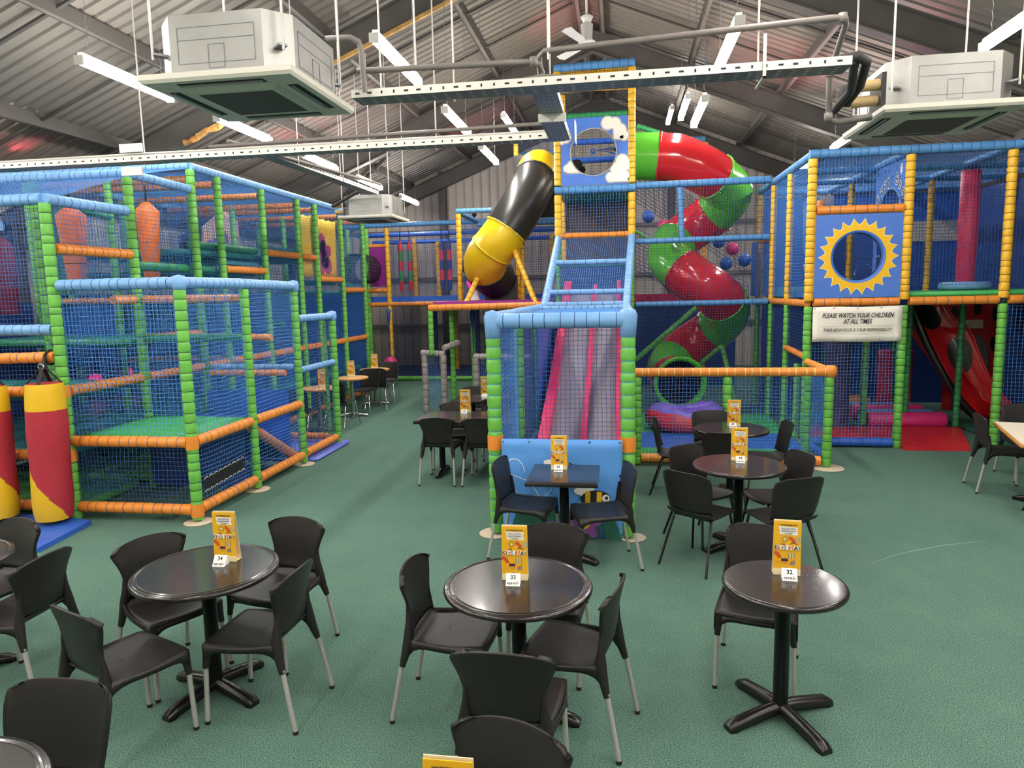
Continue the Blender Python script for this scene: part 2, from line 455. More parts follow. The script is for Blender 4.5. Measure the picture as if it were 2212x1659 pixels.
# ================================================================ fluorescent lights
def strip_light(x, y0, z, label, L=1.5):
    t = thing('strip_light', label, 'light', (x, y0+L/2, z), 0, 'hanging fluorescent strip lights')
    h = MB().box((x-.025,y0+.02,z+.075),(x+.025,y0+L-.02,z+.115)); h.box((x-.05,y0-.012,z-.012),(x+.05,y0+.012,z+.08)); h.box((x-.05,y0+L-.012,z-.012),(x+.05,y0+L+.012,z+.08))
    part('housing', h, 'housing', t)
    d = MB(); n = 8
    prof = [(-.048,.075)] + [(.048*math.cos(PI+PI*i/n), .02+.03*math.sin(PI+PI*i/n)) for i in range(n+1)] + [(.048,.075)]
    d.poly([(x+a, y0+.012, z+b) for a, b in prof], 0, (0, L-.024, 0))
    part('diffuser', d, 'tube_light', t)
    for yy in (y0+.15, y0+L-.15):
        zt = zsheet(x)-.06; m = MB()
        k = max(6, int((zt-z-.08)/.06))
        pts = [(x+(.006 if i % 2 else -.006), yy, z+.11+(zt-z-.11)*i/k) for i in range(k+1)]
        m.tube(pts, .004, 4, 0, False, False)
        part('chain', m, 'galv_dark', t)
    return t
def lights():
    for x, row, ys in ((-5.55,'above the green climbing frame',(6.8,9.3,11.95,14.55,17.5)), (-2.37,'above the carpet aisle',(6.85,9.6,12.1)), (1.1,'above the black cafe tables',(7.15,9.85)), (3.82,'above the yellow play frame',(7.0,12.4,15.4))):
        for i, y in enumerate(ys):
            where = ['first','second','third','fourth','fifth'][i]
            strip_light(x, y, 4.65, '%s white strip light from the entrance, hung on chains %s' % (where, row))
    strip_light(1.1, 12.3, 5.32, 'strip light hung high behind the clouds tower, over the spiral tube slide')
    strip_light(1.15, 16.8, 6.25, 'highest strip light, close under the ridge at the far gable')
    strip_light(-2.1, 12.9, 5.34, 'strip light hung high above the yellow and black tube slide')
    for x in (-8.6, -5.55, -2.37, 1.1, 3.82, 7.0):  # unseen strip lights, added so the hall is lit evenly
        for y in (-3.4, -.9, 1.6, 4.0) + ((6.4,) if x == -8.6 else ()):
            if x == 7.0 and y > 3: continue
            strip_light(x, y, 4.65 if abs(x) < 6 else zsheet(x)-.45, 'white strip light added out of view to even the hall lighting')
lights()

# ================================================================ air conditioning
def cassette(x, y, zp, label, hb=.33):
    t = thing('air_conditioner', label, 'air conditioner', (x, y, zp), 0, 'ceiling cassette air conditioners')
    p = .475; b = .42; c = .13
    oct_ = lambda r, z, k: [(x-r+k,y-r,z),(x+r-k,y-r,z),(x+r,y-r+k,z),(x+r,y+r-k,z),(x+r-k,y+r,z),(x-r+k,y+r,z),(x-r,y+r-k,z),(x-r,y-r+k,z)]
    body = part('body', MB().poly(oct_(b, zp+.03, c), 0, (0,0,hb)), 'galv', t)
    m = MB()
    z0, z1 = zp+.09, zp+hb-.02
    for s in (-1, 1):       # pressed lines on the four long sides
        for (u0, w0, u1, w1) in ((-.24,z1-.02,.24,z1-.02),(-.24,z1-.09,.24,z1-.09),(-.24,z0,.24,z0),(-.24,z0,-.24,z1-.02),(.24,z0,.24,z1-.02),(-.05,z0-.03,.05,z0-.03),(-.05,z0+.1,.05,z0+.1),(-.05,z0-.03,-.05,z0+.1),(.05,z0-.03,.05,z0+.1)):
            for ax in (0, 1):
                A = (x+u0, y+s*(b+.001), w0) if ax == 0 else (x+s*(b+.001), y+u0, w0)
                B = (x+u1, y+s*(b+.001), w1) if ax == 0 else (x+s*(b+.001), y+u1, w1)
                m.bar(A, B, .004, .004)
    part('pressed_line', m, 'galv_dark', body, kind='stuff')
    m = MB(); k = .012
    m.hexa([(x-p+k,y-p+k,zp-.018),(x+p-k,y-p+k,zp-.018),(x+p-k,y+p-k,zp-.018),(x-p+k,y+p-k,zp-.018)], [(x-p,y-p,zp),(x+p,y-p,zp),(x+p,y+p,zp),(x-p,y+p,zp)])
    m.box((x-p,y-p,zp),(x+p,y+p,zp+.03))
    panel = part('panel', m, 'acplate', t)
    part('intake_frame', MB().hexa([(x-.27,y-.27,zp-.034),(x+.27,y-.27,zp-.034),(x+.27,y+.27,zp-.034),(x-.27,y+.27,zp-.034)],[(x-.31,y-.31,zp-.017),(x+.31,y-.31,zp-.017),(x+.31,y+.31,zp-.017),(x-.31,y+.31,zp-.017)]), 'acplate', panel)
    part('intake_grille', MB().box((x-.24,y-.24,zp-.037),(x+.24,y+.24,zp-.03)), 'acgrille', panel)
    for ax, s in ((0,-1),(0,1),(1,-1),(1,1)):
        a, w, l = .385, .032, .27
        lo = (x-l, y+s*a-w, zp-.02) if ax == 0 else (x+s*a-w, y-l, zp-.02)
        hi = (x+l, y+s*a+w, zp-.012) if ax == 0 else (x+s*a+w, y+l, zp-.012)
        v = part('air_slot', MB().box(lo, hi), 'slot', panel)
        lo2 = (lo[0]+.01, lo[1]+.022, zp-.03) if ax == 0 else (lo[0]+.022, lo[1]+.01, zp-.03)
        hi2 = (hi[0]-.01, lo[1]+.034, zp-.018) if ax == 0 else (lo[0]+.034, hi[1]-.01, zp-.018)
        part('louvre', MB().box(lo2, hi2), 'acplate_under', panel)
    for sx in (-1, 1):
        for sy in (-1, 1):
            px, py = x+sx*.41, y+sy*.41
            part('bracket', MB().bar((x+sx*.33,y+sy*.33,zp+.16),(px,py,zp+.16), .05, .012), 'galv_dark', t)
            part('hanging_rod', MB().tube([(px,py,zp+.13),(px,py,zsheet(px)-.02)], .0075, 6), 'conduit', t)
    return t, body
AC1, _ = cassette(-2.31, 4.34, 3.47, 'large grey ceiling cassette air conditioner hung above the nearest round tables')
AC2, b2 = cassette(2.3, 5.9, 3.42, 'grey ceiling cassette air conditioner with tan pipe ends beside the yellow frame')
AC3, b3 = cassette(-4.2, 11.75, 3.5, 'small-looking far cassette air conditioner beside the green climbing frame')
def ac_extras():
    for t, (x, y, z) in ((AC2, (2.3,5.9,3.42)), (AC3, (-4.2,11.75,3.5))):
        part('pipe_box', MB().box((x-.44,y-.3,z+.05),(x-.40,y-.05,z+.3)), 'pipe_black', t)
        for dz, dy in ((.22,-.24),(.12,-.2)):
            part('pipe_sleeve', MB().tube([(x-.62,y+dy,z+dz),(x-.42,y+dy,z+dz+.01)], .04, 12), 'pipe_tan', t)
    t = AC2
    part('black_pipe', MB().tube([(1.4,5.05,3.66),(1.52,5.06,3.68),(1.6,5.12,3.66),(1.62,5.3,3.56),(1.6,5.5,3.5),(1.58,5.62,3.55),(1.62,5.66,3.63),(1.7,5.66,3.645)], .032, 10), 'pipe_black', t)
    part('black_pipe', MB().tube([(1.52,5.1,3.66),(1.56,5.3,3.52),(1.53,5.55,3.46),(1.56,5.68,3.5),(1.62,5.7,3.54),(1.7,5.7,3.54)], .028, 10), 'pipe_black', t)
    t = AC3
    part('black_pipe', MB().tube([(-4.0,10.9,3.86),(-4.2,11.0,3.86),(-4.5,11.25,3.8),(-4.75,11.45,3.74),(-4.85,11.5,3.72)], .028, 8), 'pipe_black', t)
ac_extras()

# ================================================================ cable trays and pipe runs
def tray(par, p, q, w=.2, lip=.055, holes=True):
    p, q = Vector(p), Vector(q); d = (q-p); L = d.length; d.normalize(); r = d.cross(Vector((0,0,1))).normalized(); up = Vector((0,0,1))
    m = MB(); t = .004
    def quadbar(a, b, wv, hv): m.hexa([a, a+wv, a+wv+hv, a+hv], [b, b+wv, b+wv+hv, b+hv])
    quadbar(p-r*w/2, q-r*w/2, r*w, up*t)
    o = part('tray_base', m, 'galv_dark', par)
    m = MB()
    for s in (-1, 1): quadbar(p+r*(s*w/2)-r*t/2, q+r*(s*w/2)-r*t/2, r*t, up*lip)
    part('tray_side', m, 'galv_lite', par)
    if holes:
        m = MB(); k = int(L/.09)
        for i in range(k):
            c = p + d*((i+.5)*.09)
            l = .032 if i % 4 < 2 else .012
            for s in (-1, 1): m.bar(c-d*l/2+r*s*(w/2+.0028)+up*lip*.5, c+d*l/2+r*s*(w/2+.0028)+up*lip*.5, .002, .012 if l > .02 else .02)
        part('slot', m, 'slot', par, kind='stuff')
        m = MB()
        for i in range(k):
            c = p + d*((i+.5)*.09)
            for j in (-.3,-.1,.1,.3):
                m.box((c.x+r.x*w*j-.005-abs(d.x)*.008, c.y+r.y*w*j-.005-abs(d.y)*.008, c.z-.0016), (c.x+r.x*w*j+.005+abs(d.x)*.008, c.y+r.y*w*j+.005+abs(d.y)*.008, c.z-.0004))
        part('base_hole', m, 'galv_lite', par, kind='stuff')
def hanger(par, x, y, z, w=.26):
    part('hanger_rod', MB().tube([(x,y,z),(x,y,zsheet(x)-.02)], .007, 6), 'conduit', par)
def trays():
    t = thing('cable_tray', 'perforated steel cable tray running between the two nearest air conditioners', 'cable tray', (-.2,5.05,3.6))
    tray(t, (-1.9,5.05,3.6), (1.46,5.05,3.6))
    for x in (-1.75, -1.2, -.5, .92): hanger(t, x, 5.17, 3.59)
    m = MB(); m.box((.91,4.93,3.55),(.93,4.94,3.82)); m.box((.91,4.93,3.55),(.93,5.2,3.56)); part('strap', m, 'galv_lite', t)
    for k, (r, dy) in enumerate(((.018,0),(.014,.05))):
        part('cable', MB().tube([(-1.0,5.05+dy,3.63),(-.75,5.05+dy,3.66),(-.55,5.06+dy,3.69),(-.3,5.05+dy,3.66),(.2,5.05+dy,3.63),(1.3,5.05+dy,3.63)], r, 8), 'pipe_grey', t)
    t = thing('cable_tray', 'short stepped cable tray linking the two long ones in front of the clouds tower', 'cable tray', (-.54,5.8,3.55))
    tray(t, (-.54,5.15,3.6), (-.54,5.74,3.6), .18); tray(t, (-.54,5.72,3.54), (-.54,6.45,3.54), .18)
    part('joint_plate', MB().box((-.4,6.3,3.5),(-.395,6.5,3.68)), 'galv_lite', t); part('joint_plate', MB().box((-.65,5.71,3.535),(-.43,5.73,3.6)), 'galv_lite', t)
    t = thing('cable_tray', 'longest cable tray crossing above the green climbing frame', 'cable tray', (-4.6,6.5,3.55))
    tray(t, (-9.4,6.5,3.56), (-.5,6.5,3.56), .15)
    for x in (-1.72, -4.75, -7.0): hanger(t, x, 6.6, 3.55)
    part('joint_plate', MB().box((-4.86,6.38,3.64),(-4.62,6.4,3.72)), 'galv_lite', t); part('joint_plate', MB().box((-4.86,6.38,3.42),(-4.64,6.4,3.5)), 'galv_lite', t)
    part('cable', MB().tube([(-9.3,6.5,3.6),(-4,6.5,3.605),(-2.9,6.5,3.6),(-.6,6.5,3.605)], .018, 8), 'galv_lite', t)
    part('cable', MB().tube([(-9.3,6.46,3.63),(-5,6.46,3.632),(-.6,6.46,3.63)], .014, 8), 'conduit', t)
    t = thing('cable_tray', 'cable tray leading along the green frame to the far air conditioner', 'cable tray', (-3.97,9.2,3.8))
    tray(t, (-4.02,7.4,3.8), (-3.92,10.95,3.8), .18)
    m = MB(); m.poly([(-4.12,6.6,3.6),(-3.9,6.6,3.6),(-3.92,7.42,3.8),(-4.12,7.42,3.8)], 0, (0,0,.05)); part('junction', m, 'galv_dark', t)
    for y in (8.2, 9.6, 10.7): hanger(t, -3.86, y, 3.8)
    # condensate pipes
    t = thing('drain_pipe', 'grey drain pipe run above the front cable tray', 'pipe', (-.2,5.05,3.78))
    part('pipe', MB().tube([(-1.85,4.95,3.78),(-.62,5.05,3.79),(-.57,5.1,3.79),(-.56,5.22,3.76)], .021, 10), 'pipe_grey', t)
    part('pipe', MB().tube([(-.57,5.2,3.74),(-.57,5.12,3.84),(-.53,5.07,3.86),(1.36,5.04,3.92),(1.44,5.06,3.92),(1.46,5.12,3.9),(1.47,5.45,3.72),(1.47,5.48,3.69),(1.47,5.48,3.42),(1.49,5.5,3.38),(1.55,5.55,3.38)], .021, 10), 'pipe_grey', t)
    m = MB(); P = [(1.55+i*.012, 5.55+i*.004, 3.38+.0018*i) for i in range(22)]
    m.tube(P, [.026 if i % 2 else .021 for i in range(22)], 10); part('flexible_hose', m, 'pipe_grey', t)
    for p in ((-.6,5.05,3.79),(1.42,5.05,3.92),(1.47,5.47,3.7),(1.47,5.48,3.4)):
        part('elbow', MB().lathe([(0,-.03),(.028,-.028),(.03,0),(.028,.028),(0,.03)], 10, 0, p), 'pipe_grey', t)
    for x in (-1.45, -.5, .9): part('pipe_clip', MB().tube([(x,5.06,3.8),(x,5.06,zsheet(x)-.02)], .007, 6), 'conduit', t)
    t = thing('drain_pipe', 'grey riser pipe at the corner of the large air conditioner', 'pipe', (-1.78,4.85,3.6))
    part('pipe', MB().tube([(-2.0,4.78,3.95),(-1.84,4.82,3.96),(-1.79,4.85,3.94),(-1.78,4.86,3.9),(-1.78,4.9,3.62)], .02, 10), 'pipe_grey', t)
    t = thing('drain_pipe', 'thin pipe run along the longest cable tray', 'pipe', (-2.5,6.62,3.74))
    part('pipe', MB().tube([(-4.05,6.62,3.7),(-.62,6.55,3.72)], .018, 8), 'pipe_grey', t)
    t = thing('drain_pipe', 'pipe beside the cable tray that ends at the far air conditioner', 'pipe', (-3.8,9.2,3.92))
    part('pipe', MB().tube([(-3.92,6.75,3.78),(-3.78,10.9,3.95)], .02, 8), 'pipe_grey', t)
trays()

# ================================================================ ceiling fan
def fan():
    x, y, z = -.47, 10.3, 5.62
    t = thing('ceiling_fan', 'white three-blade ceiling fan hung from the ridge above the clouds tower', 'fan', (x,y,z))
    part('down_rod', MB().tube([(x,y,z+.3),(x-.02,y,zsheet(x)-.05)], .016, 8), 'fan_white', t)
    part('canopy', MB().lathe([(0,.28),(.05,.28),(.09,.36),(.02,.4),(0,.4)], 16, 0, (x,y,z)), 'fan_white', t)
    part('motor', MB().lathe([(0,-.02),(.1,-.02),(.12,0),(.12,.03),(.075,.06),(.085,.26),(.04,.29),(0,.29)], 20, 0, (x,y,z)), 'fan_white', t)
    for k in range(3):
        a = 2*PI*k/3 + .15; d = Vector((math.cos(a), math.sin(a), 0)); n = Vector((-d.y, d.x, .18)).normalized()
        c = Vector((x,y,z)); m = MB()
        P = [c+d*.1-n*.03, c+d*.2-n*.055, c+d*.66-n*.07, c+d*.69, c+d*.66+n*.07, c+d*.2+n*.055, c+d*.1+n*.03]
        m.poly(P, 0, (0,0,.008)); part('blade', m, 'fan_white', t)
fan()

# ================================================================ red party lights on top of the play frames
def par_light(x, y, z, aim, power, label):
    t = thing('party_light', label, 'light', (x,y,z), 0, 'red party lights on the play frames')
    d = Vector(aim).normalized(); p = Vector((x,y,z+.12))
    part('can', MB().tube([p-d*.08, p-d*.07, p+d*.07, p+d*.08], [.03,.05,.06,.06], 14), 'slot', t)
    part('lens', MB().tube([p+d*.078, p+d*.084], .05, 14), 'parlens', t)
    part('clamp', MB().box((x-.02,y-.02,z),(x+.02,y+.02,z+.08)), 'slot', t)
    ld = D.lights.new('beam', 'SPOT'); ld.energy = power; ld.color = (1, .12, .18); ld.spot_size = math.radians(75); ld.spot_blend = .8; ld.shadow_soft_size = .05
    o = link('beam', ld, t); o.location = p + d*.1 - Vector((x,y,z))
    o.rotation_euler = (-d).to_track_quat('Z', 'Y').to_euler()
par_light(-8.7, 9.2, 3.95, (.1,.2,1), 10, 'red party light on the green frame beside the grey wall')
par_light(-6.6, 12.6, 3.9, (.5,.5,1), 90, 'red party light on the green frame among its orange roof rails')
par_light(-3.6, 17.3, 4.05, (-.1,.15,1), 70, 'red party light on the far yellow frame below the gable')
par_light(2.6, 13.45, 4.0, (.15,.2,1), 130, 'red party light on the yellow frame at its far corner')
par_light(4.3, 13.4, 3.95, (-.5,-.9,1), 60, 'red party light on the middle of the far rail of the yellow frame')
par_light(-1.0, 13.4, 5.98, (-.1,.5,1), 50, 'red party light on top of the clouds tower')
# ================================================================ green climbing frame (main block)
def left_main():
    X = -5.5
    t = thing('climbing_structure', 'tall green and blue soft-play climbing frame with stepped orange platforms along the side wall', 'play frame', (-6.7, 10.3, 0))
    tops = {6.1:3.15, 7.3:3.58, 8.5:3.86, 9.1:3.86, 10.3:3.86, 11.5:3.86, 12.2:3.86, 13.35:3.78, 14.55:3.78}
    for y, z in tops.items(): post(t, X, y, 0, z, 'green', .055, .1, 12 if y < 10 else 10)
    for y, z in ((7.3,3.58),(8.5,3.86),(10.3,3.8),(11.5,3.8),(13.35,3.8)): post(t, -6.7, y, 0, z, 'green', .052, .11, 9)
    for y, z in ((6.1,3.15),(7.3,3.58),(8.5,3.86),(9.1,3.86),(10.3,3.8),(12.2,3.8),(14.55,3.8)): post(t, -7.9, y, 0, z, 'green', .055, .11, 9)
    for y in (8.5, 10.3, 12.2, 14.55): post(t, -9.1, y, 0, 3.7, 'dgreen', .055, .11, 8)
    R = lambda p, q, c, r=.05, **k: rail(t, p, q, c, r, **k)
    # upper blue rails, stepping up with the frame
    R((X,6.1,3.19),(X,7.24,3.2),'lblue',.056); R((X-.02,6.1,3.19),(-7.9,6.1,3.19),'lblue',.056)
    R((X,7.3,3.62),(X,8.44,3.61),'lblue',.054); R((X,7.3,3.62),(-7.9,7.3,3.62),'lblue',.052)
    R((X,8.5,3.9),(X,14.6,3.9),'lblue',.052); R((X,8.5,3.9),(-9.1,8.5,3.9),'lblue',.05)
    R((-7.9,8.5,3.84),(-7.9,14.55,3.84),'lblue',.05,n=9)
    for x, y in ((X,6.1),(X,7.3)): pass
    for y, x1, c in ((8.62,-7.9,'orange'),(9.1,-7.9,'orange'),(10.3,-7.9,'orange'),(11.5,-7.9,'orange'),(12.2,-7.9,'orange'),(13.35,-7.9,'orange'),(14.55,-9.1,'orange')):
        R((X-.05,y,3.76),(x1,y,3.76),c,.05,n=9,seg=.07)
    R((-6.7,7.3,3.42),(-6.7,8.5,3.3),'dgreen',.05,n=9); R((-7.9,6.1,2.95),(-6.0,6.1,2.95),'lblue',.05)
    # orange platform rails on the open face
    for y0, y1, z in ((6.16,7.24,2.72),(9.16,10.24,2.61),(10.36,11.44,2.9),(11.56,12.14,2.9),(12.26,13.29,2.52),(13.41,14.49,2.32),(7.36,8.44,1.75)):
        R((X,y0,z),(X,y1,z),'orange',.055,seg=.07 if y0 > 8 else .1)
    for y0, y1 in ((6.16,7.24),(7.36,8.44),(8.56,9.04),(9.16,10.24),(10.36,11.44),(11.56,12.14),(12.26,13.29),(13.41,14.49)):
        R((X,y0,1.31),(X,y1,1.31),'orange',.055,seg=.075)
    R((X,6.9,2.21),(X,7.25,2.21),'orange',.05); R((X,7.36,2.21),(X,8.44,2.21),'orange',.05)
    R((X,10.36,.14),(X,11.44,.14),'orange',.055); R((X,11.56,.14),(X,14.49,.14),'orange',.055)
    # front row to the left of the corner post
    for z, c in ((1.93,'lblue'),(1.66,'orange'),(1.31,'orange'),(.66,'orange'),(.13,'orange')):
        R((X-.05,6.1,z),(-7.9,6.1,z-(.05 if z == 1.66 else 0)),c,.055)
    for z in (1.31, .66):
        part('cuff', MB().tube([(X,6.1,z-.06),(X,6.1,z+.06)], .06, 12), 'orange', t)
    # green deck edges and padded decks
    for y0, y1, z in ((7.36,8.44,2.6),(8.56,9.04,2.6),(8.56,10.24,2.92)):
        R((X-.12,y0,z),(X-.12,y1,z),'dgreen',.055,seg=.14)
    for y0, y1, z in ((6.2,7.2,1.2),(7.4,8.4,1.66),(8.6,10.2,2.78),(9.2,10.2,2.52),(10.4,12.1,2.8),(12.3,13.25,2.42),(13.45,14.45,2.22),(6.2,14.45,.62)):
        for x0, x1 in ((-6.62,X-.1),(-7.82,-6.78)):
            pad(t, 'deck_pad', (x0,y0,z), (x1,y1,z+.09), 'deck_teal')
    for y0, y1, z in ((6.2,7.2,.22),(7.4,9.0,.22)):
        pad(t, 'floor_pad', (-7.8,y0,0.02), (X-.1,y1,z*.5), 'green')
    # deck fascia strips seen edge-on behind the rails
    for y0, y1, z in ((9.16,10.24,2.72),(10.36,12.14,3.0),(12.26,13.29,2.63),(13.41,14.49,2.43)):
        part('deck_edge', MB().box((X-.13,y0,z-.03),(X-.09,y1,z+.02)), 'tealpad', t)
    # blue partitions inside
    for y0, y1, z0, z1 in ((6.15,8.45,.1,2.2),(8.55,12.1,.1,2.3),(12.3,14.5,.1,2.2)):
        part('partition', MB().box((-7.99,y0,z0),(-7.96,y1,z1)), 'navy', t)
    for y0, x0, x1, z0, z1 in ((8.5,-7.85,-6.75,1.3,2.2),(10.3,-7.85,-5.6,.1,2.1),(12.2,-6.7,-5.6,.1,2.2),(13.35,-6.6,-5.6,.1,2.0),(14.6,-7.9,-5.6,.1,2.3)):
        part('partition', MB().box((x0,y0+.06,z0),(x1,y0+.08,z1)), 'rblue', t)
    # nets
    for y0, y1, z in ((6.15,7.25,3.15),(7.35,8.45,3.58),(8.55,9.05,3.85),(9.15,10.25,3.85),(10.35,11.45,3.85),(11.55,12.15,3.85),(12.25,13.3,3.85),(13.4,14.5,3.85)):
        net(t, (X,y0,.15), (0,y1-y0,0), (0,0,z-.15), 'net_blue')
    net(t, (X-.05,6.12,.15), (-1.6,0,0), (0,0,3.0), 'net_navy')
    net(t, (X,7.3,2.4), (-2.4,0,0), (0,0,1.2), 'net_blue')
    net(t, (X,8.5,3.86), (-2.4,0,0), (0,6,0), 'net_blue', .05); net(t, (X,6.1,3.17), (-2.4,0,0), (0,1.2,.42), 'net_blue', .05); net(t, (X,7.3,3.6), (-2.4,0,0), (0,1.2,.28), 'net_blue', .05)
    for y0, y1 in ((7.3,10.3),(10.3,13.35)): net(t, (-6.7,y0,.2), (0,y1-y0,0), (0,0,3.4), 'net_navy', .05)
    net(t, (-7.9,6.1,.1), (0,8.4,0), (0,0,3.7), 'net_navy', .055)
    for y, x0, x1, z0, z1 in ((8.5,X,-7.9,.1,3.8),(10.3,X,-7.9,1.4,3.8),(12.2,X,-7.9,1.4,3.8),(14.55,X,-9.0,.1,3.8)):
        net(t, (x0,y,z0), (x1-x0,0,0), (0,0,z1-z0), 'net_blue', .05)
    for y, x0, x1, z in ((7.3,-7.85,-5.6,1.72),(8.5,-7.85,-5.6,2.2),(9.6,-7.85,-5.6,1.3),(11.0,-7.85,-5.6,1.75)):
        R((x1,y,z),(x0,y,z),'orange' if z in (2.2,1.3) else 'dgreen',.045,n=8)
    for y in (9.1, 11.5): net(t, (X,y,.1), (-2.4,0,0), (0,0,2.6), 'net_teal', .05)
    # round pink-lit panels deep inside, seen through the nets
    for y, z, r in ((9.4,.95,.16),(10.1,1.0,.13),(8.75,.98,.1)):
        part('pink_panel', MB().tube([(-7.93,y,z),(-7.91,y,z)], r, 16), 'pinkglow', t, label='glowing pink disc')
    part('pink_panel', MB().box((-7.9,6.2,.75),(-7.86,7.0,1.2)), 'pinkglow', t, label='glowing pink panel')
    return t
left_main()

def left_hang():
    # hanging cones
    def cone(name, x, y, z0, z1, r, col, label):
        m = MB(); h = z1-z0
        m.lathe([(0,0),(r*.55,0),(r*.6,.02),(r,h*.86),(r*.98,h*.88),(r*.35,h*.985),(0,h)], 14, 0, (x,y,z0))
        t = thing(name, label, 'play bag', (x,y,z0), 0, 'hanging carrot bags in the green frame')
        part('cone', m, col, t)
        for k in (.25,.5,.75):
            rr = r*(.6+.4*k)+.002
            part('seam', MB().tube([(x+rr*math.cos(a*PI/8), y+rr*math.sin(a*PI/8), z0+h*k) for a in range(17)], .004, 4, 0, False), 'cord_dark', t)
        part('strap', MB().tube([(x,y,z1-.01),(x,y,z1+.2)], .012, 6), 'slot', t)
    cone('carrot_bag', -6.0, 8.28, 2.42, 3.45, .15, 'carrot', 'bright orange carrot-shaped bag hanging inside the green frame')
    cone('carrot_bag', -6.3, 7.35, 2.42, 3.3, .16, 'carrot_pink', 'dull pinkish-orange carrot-shaped bag hanging behind the corner post')
    # yellow curtain with a plum blob
    m = MB(); G = []
    for i in range(7):
        v = i/6; z = 3.64-1.08*v; row = []
        for j in range(25):
            u = j/24; row.append((-5.572+.005*math.sin(u*22)*(.4+v), 11.56+1.72*u+.1*v*(.5-u), z+(.015*math.sin(u*40) if i == 0 else 0)))
        G.append(row)
    t = thing('play_curtain', 'yellow cloth curtain printed with a plum blob, hung in the green frame', 'curtain', (-5.575,12.4,2.5))
    part('cloth', m.grid(G, .006), 'bannerYellow', t)
    m = MB()
    for dy, dz, r in ((0,0,.14),(.02,.19,.12),(.2,-.18,.13),(.24,.05,.09),(-.17,.0,.08),(.1,-.1,.13),(.06,.08,.13),(-.02,-.22,.1)):
        m.tube([(-5.556,12.55+1.3*dy,3.0+1.2*dz),(-5.549,12.55+1.3*dy,3.0+1.2*dz)], r*1.25, 16)
    part('print', m, 'blob', t)
    # cream and plum leaf board further inside
    t = thing('play_board', 'pale board with a purple shape behind the upper nets of the green frame', 'play panel', (-6.9,11.4,2.9))
    part('board', MB().poly([(-6.95,10.9,2.95),(-6.95,12.1,2.95),(-6.95,12.05,3.6),(-6.95,11.6,3.75),(-6.95,10.95,3.4)], 0, (.03,0,0)), 'paleflesh', t)
    m = MB()
    for y, z, r in ((11.3,3.09,.15),(11.5,3.22,.17),(11.1,3.08,.12)): m.tube([(-6.91,y,z),(-6.905,y,z)], r, 14)
    part('print', m, 'purple', t)
left_hang()
t = thing('punch_bag', 'maroon bag hanging behind the upper nets near the grey wall', 'punch bag', (-7.62,7.7,2.0))
part('bag', MB().tube([(-7.62,7.7,2.05),(-7.62,7.7,2.1),(-7.62,7.7,2.9),(-7.62,7.7,3.0)], [.1,.14,.14,.06], 16), 'maroon', t); part('strap', MB().tube([(-7.62,7.7,2.98),(-7.62,7.7,3.6)], .012, 6), 'slot', t)

